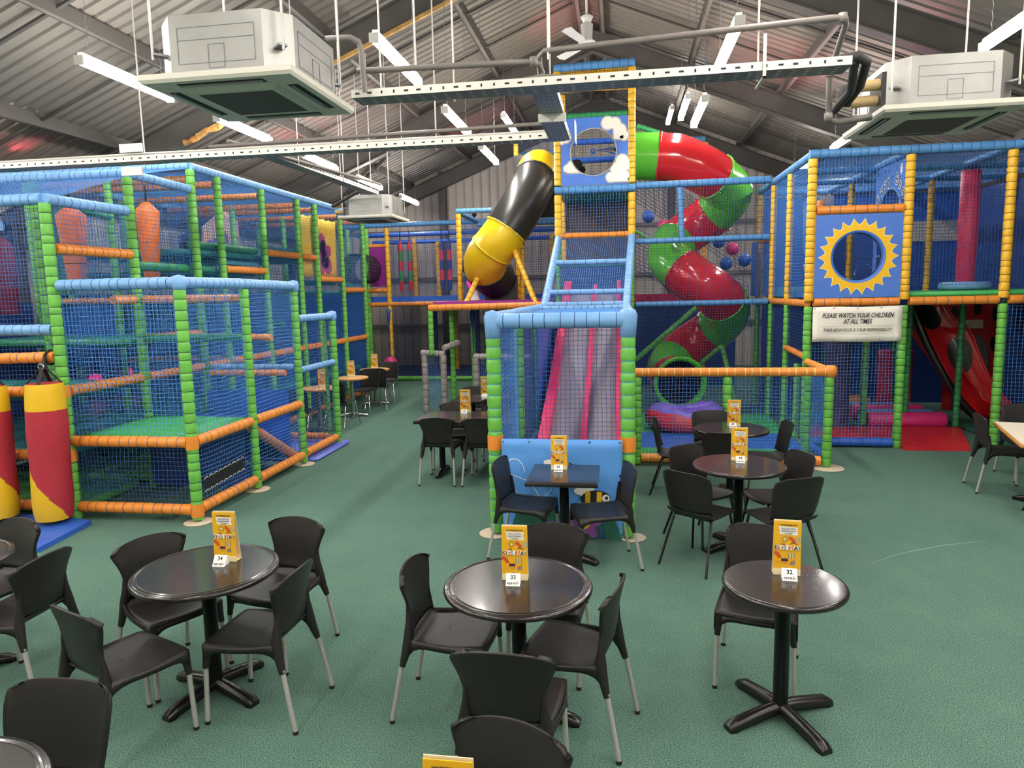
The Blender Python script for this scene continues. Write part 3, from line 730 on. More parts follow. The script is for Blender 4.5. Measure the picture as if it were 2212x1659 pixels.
# ================================================================ low front box with the green deck
def front_box():
    X = -4.15; YF = 6.1
    t = thing('play_structure', 'low green-posted play box with blue top rails around a green deck', 'play frame', (-4.8, 7.2, 0))
    post(t, X, YF, .03, 2.3, 'green', .056, .1); post(t, X, 7.25, .03, 2.3, 'green', .05, .1); post(t, X, 8.45, .03, 2.3, 'green', .05, .1)
    post(t, X, 9.6, .03, 1.88, 'green', .055, .1); post(t, X-.12, 9.6, .03, 1.85, 'green', .03, .1, 8)
    for y in (YF, 7.25, 8.45):
        part('foot_plate', MB().lathe([(0,.0),(.135,0),(.14,.006),(.13,.012),(0,.014)], 22, 0, (X,y,0)), 'beige_plate', t)
    R = lambda p, q, c, r=.056, **k: rail(t, p, q, c, r, **k)
    R((-5.44,YF,2.36),(X,YF,2.36),'lblue'); R((X,YF,2.36),(X,7.2,2.36),'lblue'); R((X,7.22,2.36),(X,8.5,2.34),'lblue')
    for x, y, z in ((X,YF,2.36),(X,8.45,2.34),(X,9.6,1.92)):
        part('corner_wrap', MB().lathe([(0,-.07),(.058,-.068),(.066,-.03),(.07,.02),(.055,.062),(0,.075)], 14, 0, (x,y,z)), 'lblue', t)
    for z in (.81, .13):
        R((-5.44,YF,z),(X-.04,YF,z),'orange'); R((X,YF+.05,z),(X,7.2,z),'orange'); R((X,7.3,z),(X,8.42,z),'orange')
        part('cuff', MB().tube([(X,YF,z-.065),(X,YF,z+.065)], .062, 12), 'orange', t)
    R((X,8.5,1.92),(X,9.6,1.92),'lblue',.05); R((X,8.5,1.25),(X,9.55,1.25),'lblue',.045); R((X-1.2,8.45,1.3),(X-.05,8.45,1.3),'lblue',.04)
    R((X,8.52,.14),(X,9.52,.14),'orange',.055); R((X-1.2,9.6,.14),(X-.1,9.6,.14),'orange',.05)
    # deck
    m = MB(); G = []
    for i in range(9):
        row = []
        for j in range(9):
            u, v = i/8, j/8; row.append((-5.42+1.2*u, 6.17+1.05*v, .86+.05*(math.sin(PI*u)*math.sin(PI*v))**.5))
        G.append(row)
    part('deck_pad', m.grid(G, -.09), 'deck_green', t)
    # padded ramp inside the second bay
    part('ramp', MB().poly([(-5.1,7.32,.78),(-5.1,8.38,.1),(-4.28,8.38,.1),(-4.28,7.32,.78)], 0, (0,.03,.08)), 'rblue', t)
    rail(t, (X-.06,7.3,.72), (X-.06,8.35,.13), 'orange', .06)
    # inner rails and steps
    for z, c in ((1.76,'dgreen'),(2.2,'orange')): R((-5.42,7.3,z),(X-.05,7.3,z),c,.045)
    R((-5.3,7.9,1.74),(X-.05,7.9,1.72),'orange',.042); R((-5.3,8.3,1.24),(X-.1,8.3,1.24),'orange',.042)
    net(t, (-5.42,YF,.18), (1.24,0,0), (0,0,.6), 'net_navy'); net(t, (-5.42,YF,.86), (1.24,0,0), (0,0,1.46), 'net_blue')
    for y0, y1 in ((YF+.05,7.2),(7.3,8.4)):
        net(t, (X,y0,.18), (0,y1-y0,0), (0,0,.6), 'net_blue'); net(t, (X,y0,.86), (0,y1-y0,0), (0,0,1.46), 'net_blue')
    net(t, (X,8.5,.2), (0,1.06,0), (0,0,1.7), 'net_navy')
    net(t, (-5.42,7.25,.9), (1.25,0,0), (0,0,1.4), 'net_blue'); net(t, (-5.45,8.45,.1), (1.28,0,0), (0,0,2.2), 'net_blue')
    part('rear_panel', MB().box((-5.44,8.4,.1),(-4.3,8.42,1.0)), 'rblue', t)
    part('under_panel', MB().box((-5.44,7.2,.05),(-4.25,7.22,.75)), 'navy', t)
    # black repair patch laced to the net with white cord
    y0, y1 = 6.22, 6.95; m = MB()
    m.poly([(X+.015,y0,.29),(X+.015,y1,.33),(X+.015,y1+.01,.46),(X+.015,y0+.5,.45),(X+.015,y0,.42)], 0, (.006,0,0))
    p = part('patch', m, 'slot', t, label='black patch laced into the net')
    m = MB()
    for i in range(9):
        y = y0+.03+i*.085
        for z in (.275+.04*(i*.085+.03)/.73, .405+.04*(i*.085+.03)/.73):
            m.tube([(X+.022,y-.03,z),(X+.03,y-.015,z+.02),(X+.03,y+.015,z+.02),(X+.022,y+.03,z)], .003, 4, 0, False)
    part('lacing', m, 'white', p)
    # entrance mat
    mt = MB(); pad_mb((-5.2,8.6,0.0),(X+.12,9.75,.06), .03, mt)
    solo('floor_mat', mt, 'periwinkle', 'violet-blue floor mat at the side entrance of the low play box', 'mat', (-4.7,9.2,0))
front_box()

# ================================================================ punch bags and blue mat
def punch_bag(x, y, z0, z1, r, tilt, label, ph):
    t = thing('punch_bag', label, 'punch bag', (x,y,z0), 0, 'red and yellow hanging punch bags')
    H = z1-z0; n, k = 80, 84; G = []; ms = []
    vs, fs = [], []
    def px(h): return x + tilt*(1-h/H), y
    for i in range(k+1):
        h = H*i/k; c = px(h); rr = r*(1-.10*(2*i/k-1)**8) + .003*math.sin(h*9)
        for j in range(n):
            a = 2*PI*j/n; vs.append((c[0]+rr*math.cos(a), c[1]+rr*math.sin(a), z0+h))
    for i in range(k):
        for j in range(n):
            f = i/k; a = ((j+.5)/n + ph) % 1
            if f > .80: mm = 1
            elif f < .66 and (a - .62*(1-f/.66)) % 1 > .78 - .30*(1-f/.66): mm = 1
            else: mm = 0
            fs.append((i*n+j, i*n+(j+1) % n, (i+1)*n+(j+1) % n, (i+1)*n+j)); ms.append(mm)
    m = MB().add(vs, fs, ms, True)
    m.add(vs[:n], [tuple(range(n))[::-1]], 1); m.add(vs[-n:], [tuple(range(n))], 0)
    part('cover', m, ['bagred','bagyellow'], t)
    c = px(H)
    for a in range(4):
        an = a*PI/2+.4
        part('strap', MB().bar((c[0]+r*.85*math.cos(an), c[1]+r*.85*math.sin(an), z1), (c[0]+.02*math.cos(an), c[1]+.02*math.sin(an), z1+.15), .035, .006), 'slot', t)
    part('hanging_strap', MB().bar((c[0],c[1],z1+.13),(c[0]-.13,6.03,1.70), .04, .01, 0, (0,1,0)), 'slot', t)
    part('ring', MB().tube([(c[0]+.03*math.cos(a*PI/6), c[1]-.02, z1+.16+.03*math.sin(a*PI/6)) for a in range(13)], .006, 6, 0, False), 'chrome', t)
    part('loop', MB().tube([(c[0]-.13, 6.1+.07*math.cos(a*PI/6), 1.655+.07*math.sin(a*PI/6)) for a in range(13)], .012, 6, 0, False), 'slot', t)
punch_bag(-5.48, 5.85, .09, 1.43, .175, -.05, 'red and yellow punch bag hanging beside the green corner post', .62)
punch_bag(-6.12, 5.85, .09, 1.40, .175, -.02, 'second red and yellow punch bag, further from the green corner post', .42)
m = MB().poly([(-7.6,5.25,0),(-5.1,5.18,0),(-5.2,5.93,0),(-5.62,6.04,0),(-7.6,6.04,0)], 0, (0,0,.045))
solo('floor_mat', m, 'rblue', 'royal blue floor mat under the punch bags', 'mat', (-6.2,5.6,0))
# ================================================================ slide tower in the middle
def tower():
    XL, XRt, YT, YF = -1.07, .18, 12.25, 6.05
    t = thing('slide_tower', 'yellow-posted slide tower with a cloud-painted window panel and blue netted chute', 'play frame', (-.45, 11.0, 0))
    R = lambda p, q, c, r=.05, **k: rail(t, p, q, c, r, **k)
    for x in (XL, XRt):
        post(t, x, YT, .0, 3.1, 'green', .05, .11, 10); post(t, x, YT, 3.15, 3.84, 'yellow', .065, .14, 10); post(t, x, YT, 4.0, 5.86, 'yellow', .065, .11, 10)
        post(t, x, YT+1.2, 0, 5.8, 'yellow', .05, .11, 8)
    R((XL-.06,YT,3.92),(XRt+.06,YT,3.92),'blue',.066,seg=.12); R((XL-.05,YT,5.92),(XRt+.05,YT,5.94),'blue',.066,seg=.12); R((XL+.07,YT,5.13),(XRt-.07,YT,5.13),'dgreen',.05,seg=.1)
    R((XL,YT,3.15),(XRt,YT,3.15),'orange',.05,seg=.13)
    for z in (3.92, 5.92): 
        for x in (XL, XRt): R((x,YT,z),(x,YT+1.2,z),'blue',.05,n=8)
        R((XL,YT+1.2,z),(XRt,YT+1.2,z),'blue',.05,n=8)
    net(t, (XL+.06,YT,5.18), (1.13,0,0), (0,0,.7), 'net_dark'); net(t, (XL+.07,YT+.08,5.55), (1.11,0,0), (0,.02,.33), 'yellow', .035, .022)
    net(t, (XL+.06,YT+1.2,4.0), (1.13,0,0), (0,0,1.9), 'net_dark', .05)
    net(t, (XL+.06,YT,3.2), (1.13,0,0), (0,0,.66), 'net_blue', .05)
    part('interior_shade', MB().box((XL,YT+1.25,2.7),(XRt,YT+1.28,3.88)), 'brown', t); part('lower_interior_shade', MB().box((XL+.05,YT-.18,.1),(XRt-.05,YT-.15,2.6)), 'navy', t)  # dark sheets put in to stand for the shaded tower interior
    part('deck', MB().box((XL,YT+.05,3.86),(XRt,YT+1.15,3.92)), 'deck_teal', t); part('deck', MB().box((XL,YT-.2,2.62),(XRt,YT+1.15,2.7)), 'deck_teal', t)
    for z in (4.3, 4.62, 4.95): R((XL+.05,YT+1.2,z),(XRt-.05,YT+1.2,z),'rblue',.055,n=8)
    # painted panel with bubble window
    cx, cz, rw = -.46, 4.52, .385; z0, z1 = 3.99, 5.09; x0, x1 = XL+.06, XRt-.06; yp = YT-.03
    m = MB(); n = 48; outer = []
    for i in range(n):
        a = 2*PI*i/n; dx, dz = math.cos(a), math.sin(a)
        k = min(((x1-cx)/dx if dx > 1e-6 else (x0-cx)/dx if dx < -1e-6 else 9), ((z1-cz)/dz if dz > 1e-6 else (z0-cz)/dz if dz < -1e-6 else 9))
        outer.append((cx+dx*k, yp, cz+dz*k))
    inner = [(cx+rw*math.cos(2*PI*i/n), yp, cz+rw*math.sin(2*PI*i/n)) for i in range(n)]
    corners = [(x1,yp,z1),(x0,yp,z1),(x0,yp,z0),(x1,yp,z0)]
    m.add(outer+inner, [(i,(i+1) % n, n+(i+1) % n, n+i) for i in range(n)])
    for cc in corners:    # fill the corner slivers
        best = sorted(range(n), key=lambda i: (outer[i][0]-cc[0])**2+(outer[i][2]-cc[2])**2)[:2]
        i, j = sorted(best)
        if j-i > 1: i, j = j, i
        m.add([outer[i], cc, outer[j]], [(0,1,2)])
    m.add([(x0,yp+.02,z0),(x0,yp+.02,z1),(x0,yp,z1),(x0,yp,z0)], [(0,1,2,3)])
    p = part('cloud_panel', m, 'skyblue', t, label='blue panel painted with white clouds')
    part('window_ring', MB().tube([(cx+rw*math.cos(a*PI/24), yp-.01, cz+rw*math.sin(a*PI/24)) for a in range(49)], .014, 6, 0, False), 'cloud_edge', p)
    m = MB(); prof = []
    G = []
    for i in range(9):
        f = i/8*PI/2; rr = rw*math.cos(f); d = .16*math.sin(f)
        G.append([(cx+rr*math.cos(2*PI*j/32), yp-d, cz+rr*math.sin(2*PI*j/32)) for j in range(33)])
    part('bubble_window', m.grid(G, .004), 'acrylic', p, label='clear domed window')
    def cloud(pts, base):
        mb = MB()
        for k, (mm, g, dy) in enumerate(((0,.022,-.006),(1,0,-.010))):
            for x, z, r in pts:
                mb.tube([(x,yp+dy,z),(x,yp+dy-.002-.0004*len(mb.f) % .001,z)], r+g, 20, mm)
            bx0, bx1, bz, bh = base
            mb.box((bx0-g,yp+dy-.002,bz-g),(bx1+g,yp+dy,bz+bh), mm)
        part('cloud', mb, ['cloud_edge','cloud'], p)
    cloud([(-.22,4.98,.1),(-.1,4.97,.09),(-.02,4.86,.1),(.05,4.77,.075)], (-.12,.04,4.72,.12))
    cloud([(-.97,4.85,.09),(-.92,4.78,.075),(-.99,4.72,.04)], (-1.0,-.9,4.7,.08))
    cloud([(-.9,4.27,.06),(-.82,4.31,.08),(-.74,4.33,.07),(-.66,4.24,.045)], (-.92,-.64,4.2,.08))
    cloud([(.02,4.36,.1),(.09,4.3,.09),(-.07,4.24,.1),(-.17,4.1,.075),(-.02,4.15,.12),(.07,4.12,.07)], (-.2,.11,4.03,.1))
    # sloping netted roof of the chute
    a0, a1 = (XL,YT,3.12), (-1.13,10.35,1.98); b0, b1 = (XRt,YT,3.12), (.08,10.35,1.98)
    R(a0, a1, 'lblue', .06, seg=.1); R(b0, b1, 'lblue', .06, seg=.1)
    for f in (.40, .82, .98):
        p0 = Vector(a0).lerp(Vector(a1), f); p1 = Vector(b0).lerp(Vector(b1), f); R(p0, p1, 'lblue', .042, seg=.18)
    net(t, a0, Vector(b0)-Vector(a0), Vector(a1)-Vector(a0), 'net_blue', .036, .004)
    # catch box at the foot of the slide
    R((-1.13,10.35,1.97),(-1.13,YF,1.97),'lblue',.06); R((.08,10.35,1.97),(.07,YF,1.97),'lblue',.06)
    R((-1.13,YF,1.95),(.07,YF,1.95),'lblue',.07,seg=.12); R((-1.13,9.4,1.97),(.07,9.4,1.97),'lblue',.04)
    for x in (-1.12, .06):
        part('corner_wrap', MB().lathe([(0,-.16),(.066,-.15),(.075,-.03),(.08,.04),(.06,.085),(0,.1)], 12, 0, (x,YF,1.95)), 'lblue', t)
        post(t, x, YF, .03, 1.82, 'green', .066, .105, 14, 'net_blue')
        post(t, x, 7.6, .03, 1.95, 'green', .055, .11, 10); post(t, x, 9.1, .03, 1.95, 'green', .055, .11, 10); post(t, x, 10.35, .0, 1.95, 'green', .055, .11, 10)
        part('cuff', MB().tube([(x,YF,.80),(x,YF,.93)], .071, 14), 'orange', t)
        net(t, (x,YF+.06,.2), (0,1.48,0), (0,0,1.7), 'net_blue'); net(t, (x,7.66,.2), (0,1.4,0), (0,0,1.7), 'net_navy'); net(t, (x,9.1,.2), (0,1.2,0), (0,0,1.7), 'net_navy')
        R((x,YF+.06,.13),(x,10.3,.13),'orange',.05)
    part('foot_plate', MB().lathe([(0,0),(.15,0),(.155,.006),(.145,.012),(0,.014)], 22, 0, (-1.14,YF+.02,0)), 'beige_plate', t)
    part('foot_plate', MB().lathe([(0,0),(.12,0),(.125,.006),(.115,.012),(0,.014)], 22, 0, (.1,YF+.02,0)), 'beige_plate', t)
    net(t, (-1.06,YF,.9), (1.06,0,0), (0,0,1.0), 'net_navy', .04); net(t, (-1.13,YF,1.96), (1.2,0,0), (0,4.2,0), 'net_blue', .04)
    part('side_panel', MB().box((-1.0,8.3,.1),(-.98,11.8,1.9)), 'rblue', t); part('side_panel', MB().box((-1.02,6.2,.02),(-.96,8.2,.55)), 'navy', t)
    return t
TOW = tower()

def meadow_panel():
    x0, x1, y, z1 = -1.05, .01, 5.965, .915
    t = thing('picture_panel', 'light blue vinyl panel printed with bees and flowers at the foot of the slide', 'panel', (-.52, y, 0))
    G = []
    for i in range(13):
        v = i/12; row = []
        for j in range(25):
            u = j/24; row.append((x0+(x1-x0)*u, y+.012*math.sin(u*9+v*2)*math.sin(PI*u)*(1-v)+.006*math.sin(v*11+u*4), .015+(z1-.015)*(1-v)))
        G.append(row)
    p = part('sheet', MB().grid(G, .005), 'pvcblue', t)
    yy = y-.022
    k = [0]
    def flat(name, pts, mats):
        k[0] += 1; q = yy-.0012*k[0]
        return part(name, MB().poly([(a,q,b) for a, b in pts], 0, (0,.001,0)), mats, p)
    def disc(cx, cz, rx, rz, rot=0, n=20): return [(cx+rx*math.cos(a*2*PI/n)*math.cos(rot)-rz*math.sin(a*2*PI/n)*math.sin(rot), cz+rx*math.cos(a*2*PI/n)*math.sin(rot)+rz*math.sin(a*2*PI/n)*math.cos(rot)) for a in range(n)]
    # leaves and stems
    flat('leaf', [(-1.0,.03),(-.84,.03),(-.82,.3),(-.78,.42),(-.9,.33)], 'leaf'); flat('leaf', [(-.84,.03),(-.72,.03),(-.66,.25),(-.78,.4),(-.83,.25)], 'leaf')
    flat('leaf', [(-.72,.2),(-.6,.3),(-.46,.22),(-.6,.18)], 'leaf'); flat('leaf', [(-.3,.02),(-.2,.02),(-.16,.2),(-.1,.35),(-.22,.3)], 'leaf2')
    flat('leaf', [(-.14,.02),(0,.02),(-.02,.12),(-.1,.33),(-.16,.26)], 'leaf')
    flat('leaf', disc(-.24,.28,.07,.045,.4), 'leaf2')
    # flower
    for a in range(6):
        an = a*PI/3+.2; flat('petal', disc(-.32+.085*math.cos(an), .17+.085*math.sin(an), .075, .05, an), 'petal')
    flat('flower_heart', disc(-.32,.17,.05,.05), 'sun')
    for a in range(6):
        an = a*PI/3+.2; flat('petal', disc(-.62+.05*math.cos(an), .1+.05*math.sin(an), .045, .03, an), 'petal')
    flat('flower_heart', disc(-.62,.1,.03,.03), 'sun')
    # bees
    def bee(cx, cz, s):
        flat('wing', disc(cx-.06*s, cz+.1*s, .05*s, .1*s, -.5), 'white'); flat('wing', disc(cx-.12*s, cz+.06*s, .07*s, .035*s, -.15), 'white')
        flat('body', disc(cx, cz, .13*s, .075*s, .05), 'ink')
        for dx in (-.07, .03): flat('stripe', [(cx+(dx-.022)*s,cz-.062*s),(cx+(dx+.022)*s,cz-.066*s),(cx+(dx+.026)*s,cz+.062*s),(cx+(dx-.018)*s,cz+.066*s)], 'sun')
        flat('eye', disc(cx+.09*s, cz+.005*s, .033*s, .035*s), 'white'); flat('pupil', disc(cx+.095*s, cz+.01*s, .014*s, .016*s), 'ink')
        flat('sting', [(cx-.13*s,cz-.03*s),(cx-.24*s,cz-.075*s),(cx-.13*s,cz-.07*s)], 'white')
    bee(-.22, .40, 1.0); bee(-.5, .66, .9)
    def swirl(pts):
        k[0] += 1; part('swirl', MB().tube([(a,yy-.0012*k[0],b) for a, b in pts], .003, 4, 0, False), 'white', p)
    swirl([(-.93+.09*math.cos(a/8*PI), .63+.12*math.sin(a/8*PI)) for a in range(9)] + [(-.8,.55),(-.72,.43),(-.7,.36)])
    swirl([(-.84,.38),(-.75,.37),(-.66,.42),(-.6,.48)]); swirl([(-.64,.05+.02*a) if a < 5 else (-.62+.02*(a-4),.15) for a in range(8)])
    for x, z in ((x0+.02,z1-.02),(-.52,z1-.02),(x1-.02,z1-.02),(x0+.02,.4),(x1-.02,.6),(x0+.25,z1-.02),(x1-.28,z1-.02)):
        part('eyelet', MB().tube([(x,yy,z),(x,yy-.004,z)], .009, 10), 'chrome', p)
meadow_panel()

def wave_slide():
    t = thing('wave_slide', 'three-ridged slide with crimson walls and two grey lanes inside the netted chute', 'slide', (-.4, 9, 0))
    prof = [(11.5,2.2),(11.3,2.17),(11.0,2.05),(10.5,1.78),(10.0,1.52),(9.5,1.28),(9.0,1.05),(8.5,.84),(8.0,.68),(7.5,.48),(7.0,.32),(6.6,.24),(6.35,.22)]
    def strip(name, xa, xb, h, col, dx=0.):
        G0 = [[(xa-dx*(11.5-y)/5.6,y,z+h) , (xb-dx*(11.5-y)/5.6,y,z+h)] for y, z in prof]
        m = MB(); n = len(prof)
        vs = []
        for (a, b), (y, z) in zip(G0, prof): vs += [a, b, (b[0],y,max(.02,z-.12)), (a[0],y,max(.02,z-.12))]
        fs = []
        for i in range(n-1):
            for j in range(4): fs.append((i*4+j, i*4+(j+1) % 4, (i+1)*4+(j+1) % 4, (i+1)*4+j))
        fs += [(3,2,1,0), tuple(4*(n-1)+j for j in range(4))]
        part(name, m.add(vs, fs, 0), col, t)
    strip('side_wall', -.9, -.79, .17, 'lanepink'); strip('side_wall', -.06, .0, .17, 'lanepink'); strip('divider', -.44, -.38, .1, 'lanepink')
    strip('lane', -.79, -.44, 0, 'lane'); strip('lane', -.38, -.06, 0, 'lane')
wave_slide()

# ================================================================ tube slides
def ring_mb(p, d, prof, n=28, m=0):
    """rings of radius r at distance s along the axis d, all sharing one frame"""
    p, d = Vector(p), Vector(d).normalized(); u = d.orthogonal().normalized(); v = d.cross(u); mb = MB()
    vs = [p+d*s+(u*math.cos(2*PI*j/n)+v*math.sin(2*PI*j/n))*r for s, r in prof for j in range(n)]
    return mb.add(vs, [(i*n+j, i*n+(j+1) % n, (i+1)*n+(j+1) % n, (i+1)*n+j) for i in range(len(prof)-1) for j in range(n)], m, True)
def tube_run(t, pts, r, cols, breaks, flange='flange', fcol=None, n=24, inner='tube_in'):
    """pts: dense centre line; breaks: indices where the sections meet; one part per section"""
    for k in range(len(breaks)-1):
        seg = pts[breaks[k]:breaks[k+1]+1]
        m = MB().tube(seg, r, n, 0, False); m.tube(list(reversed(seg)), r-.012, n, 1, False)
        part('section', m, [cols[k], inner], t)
    for k in range(1, len(breaks)-1):
        i = breaks[k]; d = (Vector(pts[i+1])-Vector(pts[i-1])).normalized(); p = Vector(pts[i])
        q = part(flange, MB().tube([p-d*.018, p-d*.014, p+d*.014, p+d*.018], [r, r+.022, r+.022, r], n, 0, False), fcol or cols[k], t)
        mb = MB(); u = d.orthogonal().normalized(); v = d.cross(u)
        for a in range(12):
            c = p+(u*math.cos(a*PI/6)+v*math.sin(a*PI/6))*(r+.012)
            mb.tube([c-d*.026, c+d*.026], .008, 6)
        part('bolt_ring', mb, 'chrome', q)
def catmull(P, k=8):
    P = [Vector(p) for p in P]; Q = [2*P[0]-P[1]] + P + [2*P[-1]-P[-2]]; o = []
    for i in range(1, len(Q)-2):
        a, b, c, d = Q[i-1:i+3]
        for j in range(k):
            s = j/k; o.append(.5*((2*b)+(c-a)*s+(2*a-5*b+4*c-d)*s*s+(3*b-a-3*c+d)*s**3))
    o.append(P[-1]); return o
def spiral():
    XC, YC, Rr, r = 1.42, 13.45, .53, .41
    t = thing('tube_slide', 'red and green spiral tube slide coming down from the tower', 'slide', (XC, YC, 0))
    pts = [(.2,YC-Rr,4.55),(.35,YC-Rr,4.54),(.5,YC-Rr,4.53),(.65,YC-Rr,4.52)]
    b = [0, 3]; cols = ['tube_green']
    N = 12
    for i in range(0, N*7+1):
        f = i/N*PI/2; z = 4.48 - 2.2*f/(2*PI)
        # the first quarter eases out of the straight section
        ox = -.45*max(0, 1-f/(PI/2))
        pts.append((XC+ox+Rr*math.sin(f), YC-Rr*math.cos(f), z))
        if i >= 7 and (i-7) % N == 0: b.append(len(pts)-1); cols.append('tube_green' if ((i-7)//N) % 2 else 'tube_red')
    x, y, z = pts[-1]
    for k in range(1, 8): pts.append((x+.02*k, y-.13*k, max(.55, z-.03*k)))
    b.append(len(pts)-5); cols.append('tube_green'); b.append(len(pts)-1); cols.append('tube_red')
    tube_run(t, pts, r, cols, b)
    e = Vector(pts[-1]); d = (e-Vector(pts[-2])).normalized()
    part('exit_lip', ring_mb(e, d, [(-.06,r+.002),(-.01,r+.02),(.03,r+.06),(.05,r+.065),(.06,r+.045),(.05,r+.01),(.0,r-.02),(-.08,r-.014)]), 'lime', t)
    for dx, y0, y1, z1, x1 in ((.35,12.75,12.6,.0,.5),(-.4,13.1,12.75,.0,-.15)):
        pass
    rail(t, (1.85,13.3,1.15), (2.05,12.75,0.02), 'green', .045, cord='cord_dark'); rail(t, (1.85,13.3,1.15), (1.3,13.6,.6), 'green', .04, cord='cord_dark')
spiral()
def black_tube():
    r = .42
    t = thing('tube_slide', 'yellow and black tube slide leaning out beside the clouds tower', 'slide', (-2.3, 13.6, 1.95))
    C = [(-1.62,14.5,4.62),(-1.62,14.1,4.55),(-1.68,13.75,4.28),(-1.9,13.5,3.8),(-2.2,13.35,3.32),(-2.45,13.35,3.02),(-2.62,13.5,2.8),(-2.62,13.8,2.6),(-2.5,14.1,2.48)]
    pts = catmull(C, 8)
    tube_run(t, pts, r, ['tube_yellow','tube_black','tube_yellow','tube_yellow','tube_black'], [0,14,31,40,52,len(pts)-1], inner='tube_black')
    part('entry_plate', MB().box((-2.17,14.55,3.72),(-1.1,14.6,4.98)), 'tube_black', t, label='black plate around the tube entry')
    part('exit_box', MB().box((-2.75,14.05,2.0),(-2.1,14.3,2.55)), 'tube_black', t)
    for p, q in (((-2.9,12.9,2.0),(-2.72,13.3,2.52)),((-1.5,12.45,1.98),(-2.0,13.2,3.0))):
        sleeve(t, 'strut', p, q, 'yellow', .05, .14, 10)
black_tube()

# ================================================================ orange-railed platform beside the tower
def platform():
    Y0 = 12.4
    t = thing('play_structure', 'orange-railed raised platform frame with green posts under the yellow and black tube', 'play frame', (-2.4, 13.2, 0))
    R = lambda p, q, c, r=.055, **k: rail(t, p, q, c, r, n=10, **k)
    R((-3.48,Y0,1.95),(-1.2,Y0,1.97),'orange',.062,seg=.16)
    for x, y, z0, z1, c in ((-3.45,Y0,1.1,1.9,'green'),(-3.2,13.0,.02,1.9,'green'),(-3.0,14.0,.02,1.9,'green'),(-2.6,14.4,.02,1.9,'dgreen'),(-2.0,13.8,.02,1.9,'yellow'),(-1.2,Y0,.02,1.9,'green'),(-3.15,13.6,1.95,3.75,'yellow'),(-1.95,13.9,1.95,3.3,'yellow'),(-2.15,14.75,1.95,5.35,'yellow'),(-1.1,14.75,1.95,5.3,'yellow')):
        post(t, x, y, z0, z1, c, .05, .12, 10)
    for p, q in (((-3.2,13.6,3.8),(-2.5,13.7,3.81)),((-3.15,13.6,3.78),(-3.15,15.4,3.78)),((-2.2,14.75,5.38),(-1.05,14.75,5.4)),((-2.15,15.6,5.2),(-1.05,15.6,5.2)),((-3.15,15.4,3.7),(-1.1,15.4,3.7))):
        R(p, q, 'blue', .05)
    part('deck', MB().box((-3.4,Y0+.05,1.98),(-1.25,15.3,2.06)), 'magenta', t, label='plum-coloured deck mat')
    net(t, (-3.15,13.6,2.05), (0,1.8,0), (0,0,1.7), 'net_navy', .05); net(t, (-3.15,15.4,2.05), (2,0,0), (0,0,1.6), 'net_dark', .05); net(t, (-2.1,14.78,4.95), (1,0,0), (0,0,.4), 'net_navy', .05)
    net(t, (-3.1,14.5,.05), (2,0,0), (0,0,1.8), 'net_dark', .05)
    # pink ball lamp on the deck
    l = thing('ball_lamp', 'glowing pink ball on a short stand at the end of the orange platform', 'lamp', (-3.08,14.6,2.063))
    part('globe', MB().lathe([(.16*math.sin(i*PI/10), -.16*math.cos(i*PI/10)) for i in range(11)], 16, 0, (-3.08,14.6,2.44)), 'pinkglow', l)
    part('stand', MB().lathe([(.12,0),(.1,.02),(.07,.14),(.09,.3),(0,.32)], 14, 0, (-3.08,14.6,2.063)), 'white', l)
    # grey padded door frames and their net
    g = thing('play_gate', 'grey padded gate frame with blue netting below the orange platform', 'gate', (-3.4,12.6,0))
    for p, q in (((-3.62,12.5,0),(-3.62,12.5,1.1)),((-3.25,12.45,0),(-3.25,12.45,1.08)),((-3.68,12.5,1.12),(-3.22,12.45,1.1)),((-3.25,12.5,1.2),(-3.05,12.86,1.28))):
        sleeve(g, 'padded_bar', p, q, 'greyfoam', .06, .13, 10)
    net(g, (-3.56,12.5,.05), (.26,0,0), (0,0,1.0), 'net_blue', .035)
    g = thing('play_gate', 'grey padded gate frame half hidden behind the slide chute post', 'gate', (-2.2,12.0,0))
    for p, q in (((-2.58,12.2,0),(-2.58,12.2,1.05)),((-2.62,12.2,1.07),(-1.3,12.2,1.05)),((-1.35,12.2,0),(-1.35,12.2,1.0))):
        sleeve(g, 'padded_bar', p, q, 'greyfoam', .06, .13, 10)
    net(g, (-2.52,12.2,.05), (1.1,0,0), (0,0,.95), 'net_blue', .035)
    # hanging knotted ropes
    for x, y, ph in ((-2.85,13.25,0),(-5.55,16.2,1)):
        r = thing('climbing_rope', ('dark knotted rope hanging below the orange platform' if ph == 0 else 'dark knotted rope with a plum ball hanging below the far blue deck'), 'rope', (x,y,.5))
        m = MB(); m.tube([(x,y,.62),(x,y,1.88)], .012, 6); part('rope', m, 'navy', r)
        for k in range(4): part('knot', MB().lathe([(0,-.03),(.025,-.015),(.025,.015),(0,.03)], 8, 0, (x,y,.75+.27*k)), 'navy', r)
        part('tassel', MB().lathe([(.012,1.5),(.05,1.7),(.05,1.85),(0,1.9)], 8, 0, (x,y,0)), 'navy', r)
        if ph: part('ball', MB().lathe([(.17*math.sin(i*PI/8), .55-.17*math.cos(i*PI/8)) for i in range(9)], 14, 0, (x,y,0)), 'pink', r)
    mt = MB(); pad_mb((-3.1,12.6,0),(-1.4,15.2,.07), .03, mt)
    solo('floor_mat', mt, 'navy', 'dark blue floor mat below the orange platform', 'mat', (-2.3,13.8,0))
platform()

